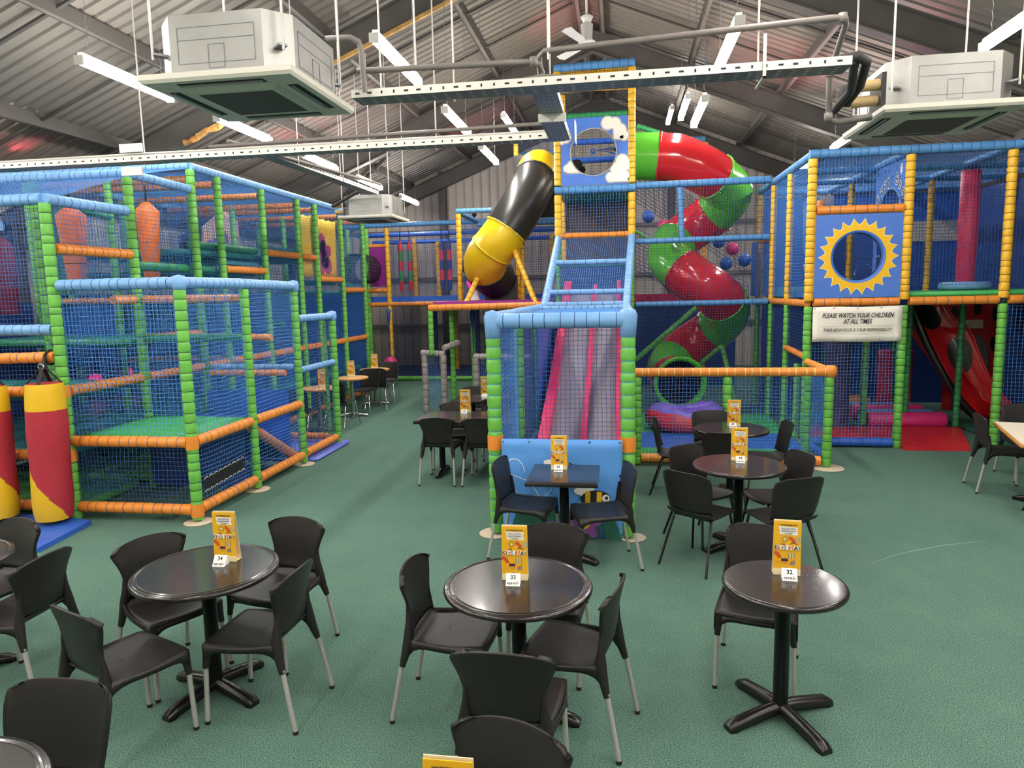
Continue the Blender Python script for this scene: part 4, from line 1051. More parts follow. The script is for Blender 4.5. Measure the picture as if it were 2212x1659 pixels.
# ================================================================ far yellow frame
def far_frame():
    t = thing('play_structure', 'far yellow-posted play frame with a blue deck against the pale gable wall', 'play frame', (-4.5, 17.6, 0))
    R = lambda p, q, c, r=.055, **k: rail(t, p, q, c, r, n=9, **k)
    YF = 17.2
    for x, y, z0, z1, c in ((-5.85,YF,0,3.88,'yellow'),(-4.6,19.2,0,1.9,'yellow'),(-3.1,YF,0,3.88,'yellow'),(-5.5,18.4,2.05,3.7,'yellow'),(-4.85,18.4,2.05,3.6,'yellow'),(-6.9,YF,0,3.88,'green'),(-6.4,YF,0,3.88,'green'),(-3.9,18.8,0,1.9,'navy'),(-5.1,18.8,0,1.9,'navy'),(-1.8,18.6,2.0,3.7,'yellow'),(-1.2,18.6,2.0,3.7,'yellow'),(-.6,18.6,2.0,3.6,'orange')):
        post(t, x, y, z0, z1, c, .06, .16, 9)
    R((-7.1,YF,3.94),(-1.0,YF,3.98),'blue',.06); R((-7.1,18.4,3.8),(-1.0,18.4,3.82),'rblue',.06); R((-7.1,YF,1.96),(-1.0,YF,1.98),'orange',.06)
    R((-6.9,YF,.06),(-1.2,YF,.06),'green',.06); R((-7.1,19.6,3.7),(-1,19.6,3.7),'rblue',.06)
    R((-6.9,YF,2.32),(-5.9,YF,2.32),'orange',.06)
    part('deck', MB().box((-7,YF+.05,2.02),(-1.0,19.8,2.16)), 'rblue', t); pad(t, 'floor_pad', (-7,YF+.1,0), (-1,20.3,.08), 'navy')
    net(t, (-5.8,YF,.1), (2.7,0,0), (0,0,1.8), 'net_dark', .05); net(t, (-7,19.9,.1), (6,0,0), (0,0,3.8), 'net_navy', .06); net(t, (-5.8,YF+.02,2.2), (2.7,0,0), (0,0,1.7), 'net_navy', .055)
    net(t, (-5.85,YF,.1), (0,2.6,0), (0,0,3.7), 'net_navy', .06); net(t, (-3.1,YF,.1), (2,0,0), (0,0,3.8), 'net_navy', .06)
    # plum panel with black rope tunnel
    p = part('tunnel_panel', MB().box((-6.65,17.35,2.42),(-5.92,17.42,3.45)), 'magenta', t, label='plum square panel with a tunnel mouth')
    part('panel_trim', MB().box((-6.65,17.33,3.43),(-5.9,17.44,3.5)), 'orange', t)
    m = MB(); G = []
    for i in range(13):
        G.append([(-6.35+.0*i, 17.3-.1*i, 2.9)]) 
    m = MB(); cx, cz, R0 = -6.45, 2.86, .36
    for i in range(9):
        y = 17.35-.11*i; m.tube([(cx+R0*math.cos(a*PI/14), y, cz+R0*math.sin(a*PI/14)) for a in range(29)], .010, 4, 0, False)
    for a in range(28):
        m.tube([(cx+R0*math.cos(a*PI/14),17.35,cz+R0*math.sin(a*PI/14)),(cx+R0*math.cos(a*PI/14),16.45,cz+R0*math.sin(a*PI/14))], .010, 4, 0, False)
    part('rope_tunnel', m, 'slot', t, kind='stuff', label='black rope-net tunnel')
    # target on the wall behind and hanging noodles
    tg = thing('target_board', 'round white target board with dark rings on the far wall', 'target', (-4.45,20.45,2.7))
    for r, c, y in ((.34,'white',20.47),(.26,'ink',20.45),(.17,'slot',20.43),(.08,'menu_orange',20.41)):
        part('ring', MB().tube([(-4.45,y,3.0),(-4.45,y-.02,3.0)], r, 24), c, tg)
    tg = thing('target_board', 'dark blue round board low on the far wall beside the white target', 'target', (-3.75,20.4,2.2)); part('disc', MB().tube([(-3.75,20.47,2.55),(-3.75,20.42,2.55)], .28, 24), 'navy', tg); part('hub', MB().tube([(-3.75,20.43,2.55),(-3.75,20.40,2.55)], .08, 16), 'ink', tg)
    for x, y, cs, lab in ((-5.75,17.95,('red','dgreen','red','dgreen','red'),'red and green banded foam noodle hanging in the far frame'),(-5.5,17.95,('red','dgreen','red','dgreen','red'),'red and green banded foam noodle hanging in the far frame'),(-4.62,17.9,('navy','crimson','navy','crimson','navy'),'navy and crimson banded foam noodle hanging in the far frame'),(-4.42,17.9,('navy','crimson','navy','crimson','navy'),'navy and crimson banded foam noodle hanging in the far frame')):
        n = thing('foam_noodle', lab, 'play bag', (x,y,2.4), 0, 'banded foam noodles')
        z = 3.6; part('strap', MB().tube([(x,y,z),(x,y,3.85)], .012, 6), 'slot', n)
        prof = [.02,.06,.065,.065,.06,.055]
        for i, c in enumerate(cs):
            z0 = z-.26*i; part('band', MB().tube([(x,y,z0),(x,y,z0-.13),(x,y,z0-.26)], [.02 if i == 0 else .062, .06, .062 if i < 4 else .05], 10), c, n)
far_frame()
def cargo():
    # sloping rope climb with foam balls between tower and right frame
    t = thing('rope_climb', 'sloping dark rope net with green edge bar between the tower and the spiral slide', 'rope net', (1.2,15.2,2))
    net(t, (.3,14.9,4.0), (2.2,0,-1.5), (0,.9,1.0), 'net_dark', .12, .012); rail(t, (.3,14.8,3.4), (2.4,14.8,2.0), 'green', .04, n=8); net(t, (.3,14.6,2.6), (2.3,0,-1.2), (0,.6,.9), 'net_navy', .1, .012)
    rail(t, (.3,14.2,5.35), (1.4,14.2,4.95), 'dgreen', .05, n=8); rail(t, (.3,15.6,5.3), (1.75,15.6,5.32), 'blue', .06, n=8); post(t, 1.75, 15.6, 0, 5.25, 'yellow', .06, .12, 8)
    net(t, (.4,15.6,4.3), (1.3,0,0), (0,0,1.0), 'net_navy', .05)
    for x, z, c in ((.55,3.55,'rblue'),(.85,3.35,'pink'),(1.12,3.2,'rblue'),(1.95,3.0,'rblue'),(2.22,2.85,'pink'),(2.46,2.62,'rblue'),(2.1,2.56,'rblue')):
        b = solo('foam_ball', MB().lathe([(.13*math.sin(i*PI/8), .13-.13*math.cos(i*PI/8)) for i in range(9)], 14, 0, (x,14.75,z)), c, ('pink foam ball' if c == 'pink' else 'blue foam ball')+' caught in the sloping rope climb', 'ball', (x,14.75,z), 'foam balls on the rope climb')
    pd = thing('padded_screen', 'dark blue padded screen behind the spiral tube slide', 'play panel', (1.3,15.7,0))
    part('panel', MB().box((.2,15.9,.05),(2.5,15.95,2.0)), 'navy', pd); part('band', MB().box((.2,15.86,1.9),(2.5,15.9,2.1)), 'crimson', pd)
cargo()
# ================================================================ net wall in front of the spiral slide
def net_wall():
    Y = 12.3
    t = thing('net_screen', 'tall blue-railed net screen in front of the spiral tube slide', 'net', (1.35,Y,0))
    for z in (3.95, 3.02, 1.95): rail(t, (.25,Y,z), (2.44,Y,z+.01), 'blue', .058 if z > 3.5 else .048, seg=.12)
    rail(t, (1.02,Y+.02,3.06), (.98,Y+.02,3.9), 'blue', .05)
    for z0, z1 in ((3.06,3.9),(1.99,2.98),(.1,1.9)): net(t, (.24,Y,z0), (2.2,0,0), (0,0,z1-z0), 'net_navy', .045)
    rail(t, (.25,12.6,.95), (1.3,12.5,1.88), 'green', .045)
net_wall()
# ================================================================ low fence around the spiral slide exit
def fence():
    Y = 8.75
    t = thing('play_fence', 'low netted fence with orange rails and green posts in front of the spiral slide', 'fence', (1.35,Y,0))
    for x in (.2, 1.29, 2.47): post(t, x, Y, .02, 1.12, 'green', .055, .1)
    post(t, 2.3, Y+.28, .06, 1.1, 'green', .045, .1, 10)
    rail(t, (.15,Y,1.18), (2.5,Y,1.18), 'orange', .056, cord='sun_edge'); rail(t, (.25,Y,.09), (2.4,Y,.09), 'orange', .06, cord='sun_edge')
    part('corner_wrap', MB().lathe([(0,-.07),(.06,-.06),(.075,0),(.07,.05),(.05,.075),(0,.08)], 12, 0, (2.48,Y,1.18)), 'orange', t)
    rail(t, (2.48,Y,1.18), (2.5,9.9,1.18), 'orange', .05, cord='sun_edge'); rail(t, (2.48,Y+.05,.1), (2.5,9.9,.1), 'rblue', .05)
    part('foot_plate', MB().lathe([(0,0),(.19,0),(.195,.008),(.18,.016),(0,.018)], 24, 0, (2.48,Y-.02,0)), 'beige_plate', t)
    net(t, (.24,Y,.14), (1.0,0,0), (0,0,1.0), 'net_blue'); net(t, (1.33,Y,.14), (1.1,0,0), (0,0,1.0), 'net_blue'); net(t, (2.5,Y,.14), (0,1.15,0), (0,0,1.0), 'net_blue')
    for lo, hi, c, lab in (((.25,8.85,0),(2.4,9.55,.05),'deck_green','bright green floor mat just inside the orange-railed fence'),((.25,9.57,0),(2.45,10.6,.05),'rblue','blue floor mat under the purple bean pad'),((.25,10.62,0),(2.45,12.2,.05),'deck_green','green floor mat below the spiral slide exit')):
        m = MB(); pad_mb(lo, hi, .02, m); solo('floor_mat', m, c, lab, 'mat', ((lo[0]+hi[0])/2,(lo[1]+hi[1])/2,0))
    # bean pad at the foot of the tube slide
    t = thing('landing_pad', 'slumped landing pad, purple on top and red around the side, at the spiral slide exit', 'cushion', (1.0,10.9,.05))
    m = MB(); n = 32; prof = [(.05,.0),(.56,.02),(.64,.10),(.63,.20),(.56,.29),(.5,.33),(.36,.37),(.2,.33),(.0,.31)]
    vs, fs, ms = [], [], []
    for i, (r, z) in enumerate(prof):
        for j in range(n):
            a = 2*PI*j/n; w = 1+.05*math.sin(3*a+i)+.025*math.sin(7*a+2*i)
            vs.append((1.0+r*w*math.cos(a), 10.9+r*w*.8*math.sin(a), .05+z*(1+.12*math.sin(2*a+1)+.05*math.sin(9*a))))
    for i in range(len(prof)-1):
        for j in range(n): fs.append((i*n+j,i*n+(j+1) % n,(i+1)*n+(j+1) % n,(i+1)*n+j)); ms.append(0 if i < 4 else 1)
    part('cover', m.add(vs, fs, ms, True), ['red','purple'], t)
fence()

# ================================================================ yellow play frame
def right_frame():
    t = thing('play_structure', 'two-storey play frame with yellow upper and green lower posts, and a sun-painted window', 'play frame', (3.7,11.2,0))
    YF = 9.95; xs = (2.5, 3.7, 4.9)
    R = lambda p, q, c, r=.05, **k: rail(t, p, q, c, r, **k)
    for x in xs: post(t, x, YF, 0, 1.93, 'green', .056, .1); post(t, x, YF, 2.0, 3.86, 'yellow', .06, .1)
    for y in (11.15, 12.3, 13.5):
        post(t, 2.5, y, 0, 1.93, 'green', .05, .1, 10); post(t, 2.5, y, 2.0, 3.86, 'yellow', .052, .1, 10)
    post(t, 2.52, 10.5, 0, 1.1, 'green', .05, .1, 10)
    for x, y in ((3.7,11.3),(3.7,12.3),(3.7,13.5),(4.9,13.5),(6.1,12.3),(6.1,13.5),(6.1,YF),(5.2,13.8)):
        post(t, x, y, .06, 1.93, 'dgreen' if y > 11.4 else 'green', .05, .11, 9)
        if (x, y) != (5.2,13.8) and (x, y) != (3.7,11.3): post(t, x, y, 2.0, 3.84, 'yellow', .05, .11, 9)
    post(t, 4.32, 11.35, .06, 1.93, 'dgreen', .045, .1, 9); post(t, 4.98, 11.2, .06, 1.93, 'dgreen', .045, .1, 9)
    # top rails
    R((2.45,YF,3.92),(6.1,YF,3.92),'blue',.06,seg=.12); R((2.5,YF,3.92),(2.5,13.5,3.92),'blue',.055,seg=.12)
    for x in (3.7, 4.9): R((x,YF+.05,3.9),(x,13.5,3.88),'blue',.05,seg=.12,n=9)
    for y in (11.15, 12.3, 13.5): R((2.5,y,3.88),(6.1,y,3.86),'blue',.048,seg=.12,n=9)
    for x0, x1 in ((2.56,3.64),(3.76,4.84),(4.96,6.1)): R((x0,YF,1.98),(x1,YF,1.98),'orange',.056,seg=.16)
    R((2.56,YF,3.19),(3.64,YF,3.19),'orange',.056,seg=.16); R((2.5,YF+.05,1.97),(2.5,12.25,1.97),'orange',.05); R((2.5,11.2,1.28),(2.5,10.0,1.24),'orange',.045)
    R((2.56,YF,.07),(3.64,YF,.07),'rblue',.062,seg=.14,cord='cord')
    sleeve(t, 'bollard', (2.78,10.6,2.1), (2.78,10.6,3.4), 'orange', .055, .1, 9)
    R((2.5,12.36,3.0),(2.5,13.4,3.05),'orange',.05); part('curtain', MB().box((2.36,12.9,2.05),(2.38,13.45,3.0)), 'rblue', t)
    # decks
    pad(t, 'deck_pad', (2.6,YF+.08,2.02), (3.66,11.1,2.12), 'rblue'); pad(t, 'deck_pad', (3.76,YF+.02,2.03), (6.1,12.2,2.1), 'deck_green'); post(t, 4.9, 12.3, 2.0, 3.84, 'yellow', .05, .11, 9); pad(t, 'deck_pad', (2.6,11.2,2.02), (3.66,13.4,2.2), 'tealpad')
    part('deck_step', MB().poly([(2.7,10.7,2.12),(3.2,10.7,2.12),(3.1,11.5,2.5),(2.8,11.5,2.5)], 0, (0,.02,.05)), 'paleflesh', t)
    # nets
    net(t, (2.56,YF,3.24), (1.08,0,0), (0,0,.62), 'net_blue'); net(t, (3.76,YF,2.18), (1.08,0,0), (0,0,1.68), 'net_navy'); net(t, (4.96,YF,2.18), (1.1,0,0), (0,0,1.68), 'net_navy')
    net(t, (2.56,YF,.14), (1.08,0,0), (0,0,1.35), 'net_blue'); net(t, (4.97,YF,.1), (1.2,0,0), (0,0,1.8), 'net_blue', .05)
    for y0, y1 in ((YF,11.1),(11.2,12.25),(12.35,13.45)): net(t, (2.5,y0,2.05), (0,y1-y0,0), (0,0,1.82), 'net_blue'); net(t, (2.5,y0,.1), (0,y1-y0,0), (0,0,1.8), 'net_navy')
    net(t, (2.5,YF,3.88), (3.6,0,0), (0,3.5,0), 'net_blue', .045, .004)
    net(t, (3.7,YF,2.2), (0,3.5,0), (0,0,1.65), 'net_navy', .05); net(t, (2.5,12.3,2.2), (3.6,0,0), (0,0,1.65), 'net_navy', .05)
    # blue padded partitions inside
    part('partition', MB().box((2.6,13.52,2.05),(6.1,13.55,3.8)), 'rblue', t); part('partition', MB().box((6.12,YF,.1),(6.15,13.5,3.8)), 'navy', t); part('partition', MB().box((2.6,13.55,.05),(6.1,13.58,1.95)), 'navy', t)
    part('window_strip', MB().box((4.9,13.49,2.95),(6.05,13.52,3.3)), 'clad', t)
    # arch panel with lettering, on the partition that runs back from the middle front post
    xa, cy, cz, r = 3.67, 10.5, 3.06, .45; y0, y1, zt = 10.02, 11.1, 3.84
    pm = MB(); arc = [(xa, cy+r*math.cos(a*PI/16), cz+r*math.sin(a*PI/16)) for a in range(17)]
    n = 17; top = [(xa, y1+(y0-y1)*i/16, zt) for i in range(17)]
    pm.add(arc+top, [(i,i+1,n+i+1,n+i) for i in range(16)]); pm.add([(xa,y1,2.2),(xa,cy+r,2.2),(xa,cy+r,cz),(xa,y1,zt),(xa,y0,zt),(xa,cy-r,cz),(xa,cy-r,2.2),(xa,y0,2.2)], [(0,1,2,3),(4,5,6,7)])
    ap = part('arch_panel', pm, 'skyblue', t, label='blue arch panel lettered Dizzy Bees')
    part('arch_trim', MB().tube([(xa-.01, p[1], p[2]) for p in arc], .012, 6, 0, False), 'lblue', ap)
    word = 'Dizzy Bees'; loc = W(ap)
    for i, ch in enumerate(word):
        if ch == ' ': continue
        a = PI*(.86-.72*i/(len(word)-1)); R1 = r+.13
        M = Matrix.Translation((xa-.008-loc[0], cy-R1*math.cos(a)-loc[1], cz+R1*math.sin(a)-loc[2])) @ Matrix.Rotation(-PI/2, 4, 'Z') @ Matrix.Rotation(PI/2, 4, 'X') @ Matrix.Rotation(a-PI/2, 4, 'Z')
        text(ap, ch, .2, 'white', M, font_off=.012)
        text(ap, ch, .2, 'ink', Matrix.Translation((-.002,0,0)) @ M)
    part('bee_print', MB().poly([(xa-.004, 10.16+.035*math.cos(k*PI/8), 3.72+.07*math.sin(k*PI/8)) for k in range(16)], 0), 'white', ap)
    # sun panel
    cx, cz = 3.1, 2.575; yp = YF-.02; x0, x1, z0, z1 = 2.56, 3.64, 2.04, 3.13; rw = .345
    m = MB(); n = 48; outer = []
    for i in range(n):
        a = 2*PI*(i+.5)/n; dx, dz = math.cos(a), math.sin(a)
        k = min((x1-cx)/dx if dx > 0 else (x0-cx)/dx, (z1-cz)/dz if dz > 0 else (z0-cz)/dz); outer.append((cx+dx*k, yp, cz+dz*k))
    inner = [(cx+rw*math.cos(2*PI*(i+.5)/n), yp, cz+rw*math.sin(2*PI*(i+.5)/n)) for i in range(n)]
    m.add(outer+inner, [(i,(i+1) % n,n+(i+1) % n,n+i) for i in range(n)])
    for cc in ((x1,yp,z1),(x0,yp,z1),(x0,yp,z0),(x1,yp,z0)):
        i, j = sorted(sorted(range(n), key=lambda i: (outer[i][0]-cc[0])**2+(outer[i][2]-cc[2])**2)[:2]); m.add([outer[i],cc,outer[j]], [(0,1,2)])
    p = part('sun_panel', m, 'skyblue', t, label='blue panel with a painted yellow sun around the window')
    for col, dd, g in (('sun_edge',.004,.014),('sun',.007,0)):
        mb = MB(); N = 22; pts = []
        for k in range(N):
            for s in range(4):
                a = 2*PI*(k+s/4)/N; f = abs(s/4-.5)*2; rr = .405+.085*(f**1.6)+g; pts.append((cx+rr*math.cos(a), yp-dd, cz+rr*math.sin(a)))
        q = len(pts); inn = [(cx+(rw-g*.3)*math.cos(2*PI*i/q), yp-dd, cz+(rw-g*.3)*math.sin(2*PI*i/q)) for i in range(q)]
        mb.add(pts+inn, [(i,(i+1) % q,q+(i+1) % q,q+i) for i in range(q)]); part('sun_print', mb, col, p)
    mb = MB(); G = [[(cx+rr*math.cos(j*PI/20), yp+dd, cz+rr*math.sin(j*PI/20)) for j in range(41)] for rr, dd in ((rw,-.008),(rw-.03,-.004),(rw-.035,.02),(rw-.03,.1))]
    part('window_rim', mb.grid(G), 'skyblue', p)
    G = [[(cx+(rw-.03)*math.cos(f*PI/16)*math.cos(j*PI/16), yp+.09+.14*math.sin(f*PI/16), cz+(rw-.03)*math.cos(f*PI/16)*math.sin(j*PI/16)) for j in range(33)] for f in range(9)]
    part('bubble_window', MB().grid(G, .004), 'acrylic', p, label='clear domed window')
    return t
right_frame()

def notice():
    x0, x1, z0, z1, y = 2.545, 3.665, 1.455, 1.92, 9.875
    t = thing('banner', 'white notice banner asking to watch your children, tied below the sun panel', 'banner', ((x0+x1)/2, y, z0))
    G = [[(x0+(x1-x0)*j/16, y+.008*math.sin(j*.7+i), z0+(z1-z0)*(1-i/6)+.004*math.sin(j*.5)) for j in range(17)] for i in range(7)]
    s = part('sheet', MB().grid(G, .003), 'vinylwhite', t)
    o = W(t); yy = y-.016-o[1]; cx = (x0+x1)/2-o[0]
    text(t, 'PLEASE WATCH YOUR CHILDREN', .087, 'ink', facing(cx+.0, yy, 1.802-o[2]), .3, .67, .001)
    text(t, 'AT ALL TIMES', .087, 'ink', facing(cx, yy, 1.722-o[2]), .3, .67, .001)
    text(t, 'THEIR BEHAVIOUR IS YOUR RESPONSIBILITY', .062, 'ink', facing(cx, yy, 1.61-o[2]), .3, .70)
    for z in (1.662, 1.56): part('rule', MB().box((x0+.09,y-.0165,z),(x1-.09,y-.0155,z+.002)), 'greyink', t)
    for x in (x0+.02, x0+.26, (x0+x1)/2, x1-.27, x1-.02):
        for z in (z0+.02, z1-.02): part('eyelet', MB().tube([(x,y-.012,z),(x,y-.018,z)], .008, 8), 'galv_dark', t)
    for x in (x0+.26, (x0+x1)/2, x1-.27): part('tie', MB().tube([(x,y-.015,z1-.02),(x+.005,y,z1+.03),(x-.004,y+.02,z1+.05)], .003, 4), 'orange', t)
notice()

def spline2(P, n):
    P = catmull([(a, 0, b) for a, b in P], 8); o = []
    for i in range(n+1):
        q = P[round(i/n*(len(P)-1))]; o.append((q.x, q.z))
    return o
def right_contents():
    x, y = 4.96, 11.15
    t = thing('pendulum_bag', 'tall crimson foam bag on a round blue seat hanging in the yellow frame', 'play bag', (x,y,2.1))
    part('bag', MB().tube([(x,y,2.2),(x,y,2.22),(x,y,3.78),(x,y,3.8)], [.11,.125,.13,.11], 20), 'crimson', t)
    part('seat_disc', MB().lathe([(0,0),(.30,0),(.33,.02),(.335,.06),(.32,.1),(.28,.115),(0,.12)], 28, 0, (x,y,2.105)), 'lblue', t)
    part('swivel', MB().tube([(x,y,3.8),(x,y,3.93)], .018, 8), 'slot', t)
    # punch figure bag behind the netting
    t = thing('punch_bag', 'light blue punch bag hanging inside the yellow frame', 'punch bag', (3.05,12.0,2.6)); part('bag', MB().tube([(3.05,12,2.7),(3.05,12,2.75),(3.05,12,3.5),(3.05,12,3.6)], [.1,.15,.16,.08], 16), 'blue', t); part('strap', MB().tube([(3.05,12,3.58),(3.05,12,3.88)], .015, 6), 'slot', t); part('badge', MB().tube([(3.05,11.84,2.9),(3.05,11.83,2.9)], .05, 12), 'red', t)
    t = thing('foam_cylinder', 'pale foam pillar with a pink foot behind the sun window', 'foam pillar', (3.35,12.75,2.204))
    part('shaft', MB().tube([(3.35,12.75,2.4),(3.35,12.75,3.7)], .2, 18), 'clad', t); part('foot', MB().tube([(3.35,12.75,2.204),(3.35,12.75,2.4)], [.24,.21], 18), 'pink', t)
    # floor pads and rolls
    m = MB().poly([(3.74,9.78,0),(4.55,9.78,0),(5.05,11.2,0),(2.6,11.2,0),(2.6,10.05,0),(3.74,10.05,0)], 0, (0,0,.05))
    solo('floor_mat', m, 'red', 'red floor mat spilling out of the yellow frame', 'mat', (3.9,10.5,0))
    m = MB(); pad_mb((5.12,9.95,0),(6.1,12.0,.05), .02, m); solo('floor_mat', m, 'leaf', 'dark green floor mat in front of the ladybird slide', 'mat', (5.6,11,0))
    for i, (yy, r, c, nm) in enumerate(((11.36,.13,'pink','pink foam roll nearest the red mat'),(11.72,.12,'blue','blue foam roll behind the nearest pink roll'),(12.08,.13,'pink','second pink foam roll, between two blue ones'),(12.44,.12,'blue','blue foam roll furthest from the red mat'))):
        xs = 3.78; xe = 4.9-.02*i
        m = MB(); m.tube([(xs,yy,r*.95),(xs+.02,yy,r*.95),(xe-.04,yy,r*.95),(xe,yy,r*.95)], [r*.9,r,r,r*.8], 18)
        solo('foam_roll', m, c, nm, 'foam roll', ((xs+xe)/2,yy,0), 'foam rolls on the play floor')
    m = MB(); pad_mb((3.8,12.75,0),(4.3,13.2,.25), .04, m); solo('foam_block', m, 'orange', 'orange foam block behind the foam rolls', 'foam block', (4.05,13,0))
    for x0, y0, lab in ((4.35,12.62,'tall red foam pad standing beside the ladybird slide'),(4.66,12.62,'second tall red foam pad standing beside the ladybird slide')):
        m = MB(); pad_mb((x0,y0,0.0),(x0+.24,y0+.12,1.1), .03, m); solo('foam_block', m, 'crimson', lab, 'foam block', (x0+.12,y0+.06,0))
    # foam tree
    t = thing('foam_tree', 'dark purple foam tree trunk with a green crown behind the notice banner', 'play tree', (3.42,11.3,.05))
    prof = [(.24,0),(.22,.03),(.2,.3),(.19,.8),(.2,1.15),(.24,1.3),(.0,1.32)]
    part('trunk', MB().lathe(prof, 20, 0, (3.3,11.35,.05)), 'trunk', t)
    m = MB()
    for dx, dz, r in ((0,1.52,.26),(-.2,1.5,.2),(.1,1.52,.2),(.02,1.68,.2)):
        m.lathe([(r*math.sin(i*PI/8), -r*math.cos(i*PI/8)*.8) for i in range(9)], 14, 0, (3.3+dx,11.35,.05+dz))
    part('crown', m, 'deck_green', t)
    # ladybird slide
    t = thing('ladybird_slide', 'glossy red ladybird slide with black spots inside the yellow frame', 'slide', (5.0,11.6,0))
    path = catmull([(4.62,12.3,1.62),(4.74,12.18,1.36),(4.9,12.05,1.08),(5.08,11.9,.78),(5.28,11.72,.46),(5.48,11.55,.26),(5.7,11.3,.16)], 4)
    G = []
    for i, p in enumerate(path):
        d = (path[min(i+1,len(path)-1)]-path[max(i-1,0)]).normalized(); side = d.cross(Vector((0,0,1))).normalized(); up = side.cross(d)
        f = i/(len(path)-1); w = .26+.05*f; wall = .34*(1-.55*f)
        G.append([p+side*(-w-.05)+up*wall*.96, p+side*(-w)+up*wall*.9, p+side*(-w*.8)+up*.05, p+side*(-w*.35), p, p+side*w*.35, p+side*w*.8+up*.05, p+side*w+up*wall*1.5, p+side*(w+.05)+up*wall*1.6])
    part('chute', MB().grid(G, .02), 'lady_red', t)
    # swooping side wing, a curved red sheet leaning towards the hall
    L = spline2([(4.42,2.0),(4.5,1.7),(4.62,1.36),(4.78,1.0),(4.95,.68),(5.15,.38),(5.4,.12)], 18); Rg = spline2([(4.88,2.0),(4.95,1.76),(5.12,1.6),(5.26,1.42),(5.38,1.05),(5.56,.66),(5.86,.3)], 18)
    def wy(u, z): return 11.28+.30*(z/2)**1.2+.10*(1-(2*u-1)**2)
    G = [[(l[0]+(r[0]-l[0])*u, wy(u, l[1]+(r[1]-l[1])*u), l[1]+(r[1]-l[1])*u) for u in [k/10 for k in range(11)]] for l, r in zip(L, Rg)]
    part('wing', MB().grid(G, .03), 'lady_red', t)
    part('wing_edge', MB().tube([(r[0], wy(1, r[1]), r[1]) for r in Rg], .022, 8), 'lady_red', t)
    part('black_edge', MB().tube([(l[0]-.03, wy(0, l[1])-.01, l[1]) for l in L], .06, 10), 'lady_black', t)
    def surf(f, u):
        q = f*18; i = min(int(q), 17); w = q-i
        l = [L[i][k]+(L[i+1][k]-L[i][k])*w for k in (0,1)]; r = [Rg[i][k]+(Rg[i+1][k]-Rg[i][k])*w for k in (0,1)]
        z = l[1]+(r[1]-l[1])*u; return (l[0]+(r[0]-l[0])*u, wy(u, z), z)
    for f, u, rf, ru in ((.56,.58,.12,.30),(.17,.36,.13,.34)):
        G = []
        for k in range(4):
            row = []
            for j in range(25):
                x_, y_, z_ = surf(f+rf*k/3*math.sin(j*PI/12), u+ru*k/3*math.cos(j*PI/12)); row.append((x_, y_-.05+.004*k, z_))
            G.append(row)
        part('spot', MB().grid(G), 'lady_black', t)
    # ladybird head panel with grey arch
    h = thing('ladybird_arch', 'red ladybird head panel with black spots around a grey arched doorway', 'play panel', (5.6,12.4,.05))
    yy = 12.45; m = MB(); arc = [(5.72-.27*math.cos(k*PI/14), yy, .95+.42*math.sin(k*PI/14)) for k in range(15)]
    top = [(5.3+.79*k/14, yy, 1.93) for k in range(15)]
    m.add(arc+top, [(k,k+1,16+k,15+k) for k in range(14)]); m.add([(5.3,yy,.1),(5.45,yy,.1),(5.45,yy,.95),(5.3,yy,1.93),(6.09,yy,1.93),(5.99,yy,.95),(5.99,yy,.1),(6.09,yy,.1)], [(0,1,2,3),(4,5,6,7)])
    part('head', m, 'lady_red', h)
    part('doorway', MB().box((5.4,yy+.05,.08),(6.05,yy+.08,1.42)), 'stone_grey', h)
    for a, b, rx, rz in ((5.42,1.72,.06,.11),(5.76,1.78,.06,.1),(6.03,1.2,.05,.12),(5.4,1.45,.05,.09),(6.03,1.7,.05,.12)):
        part('spot', MB().poly([(a+rx*math.cos(k*PI/10), yy-.006, b+rz*math.sin(k*PI/10)) for k in range(20)], 0, (0,.004,0)), 'lady_black', h)
    part('plaque', MB().box((5.55,yy-.02,1.46),(5.85,yy-.008,1.6)), 'menu_cream', h)
right_contents()
def right_extra():
    # hazard tape strip tied at the second air conditioner
    m = MB(); ms = []
    for i in range(7):
        a = Vector((2.74,5.5,3.58)).lerp(Vector((3.0,5.75,4.0)), i/7); b = Vector((2.74,5.5,3.58)).lerp(Vector((3.0,5.75,4.0)), (i+1)/7)
        m.bar(a, b, .05, .004, i % 2, (1,-1,0))
    solo('hazard_tape', m, ['hazard_y','slot'], 'yellow and black striped tape tied at the corner of the air conditioner', 'tape', (2.74,5.5,3.58))
right_extra()
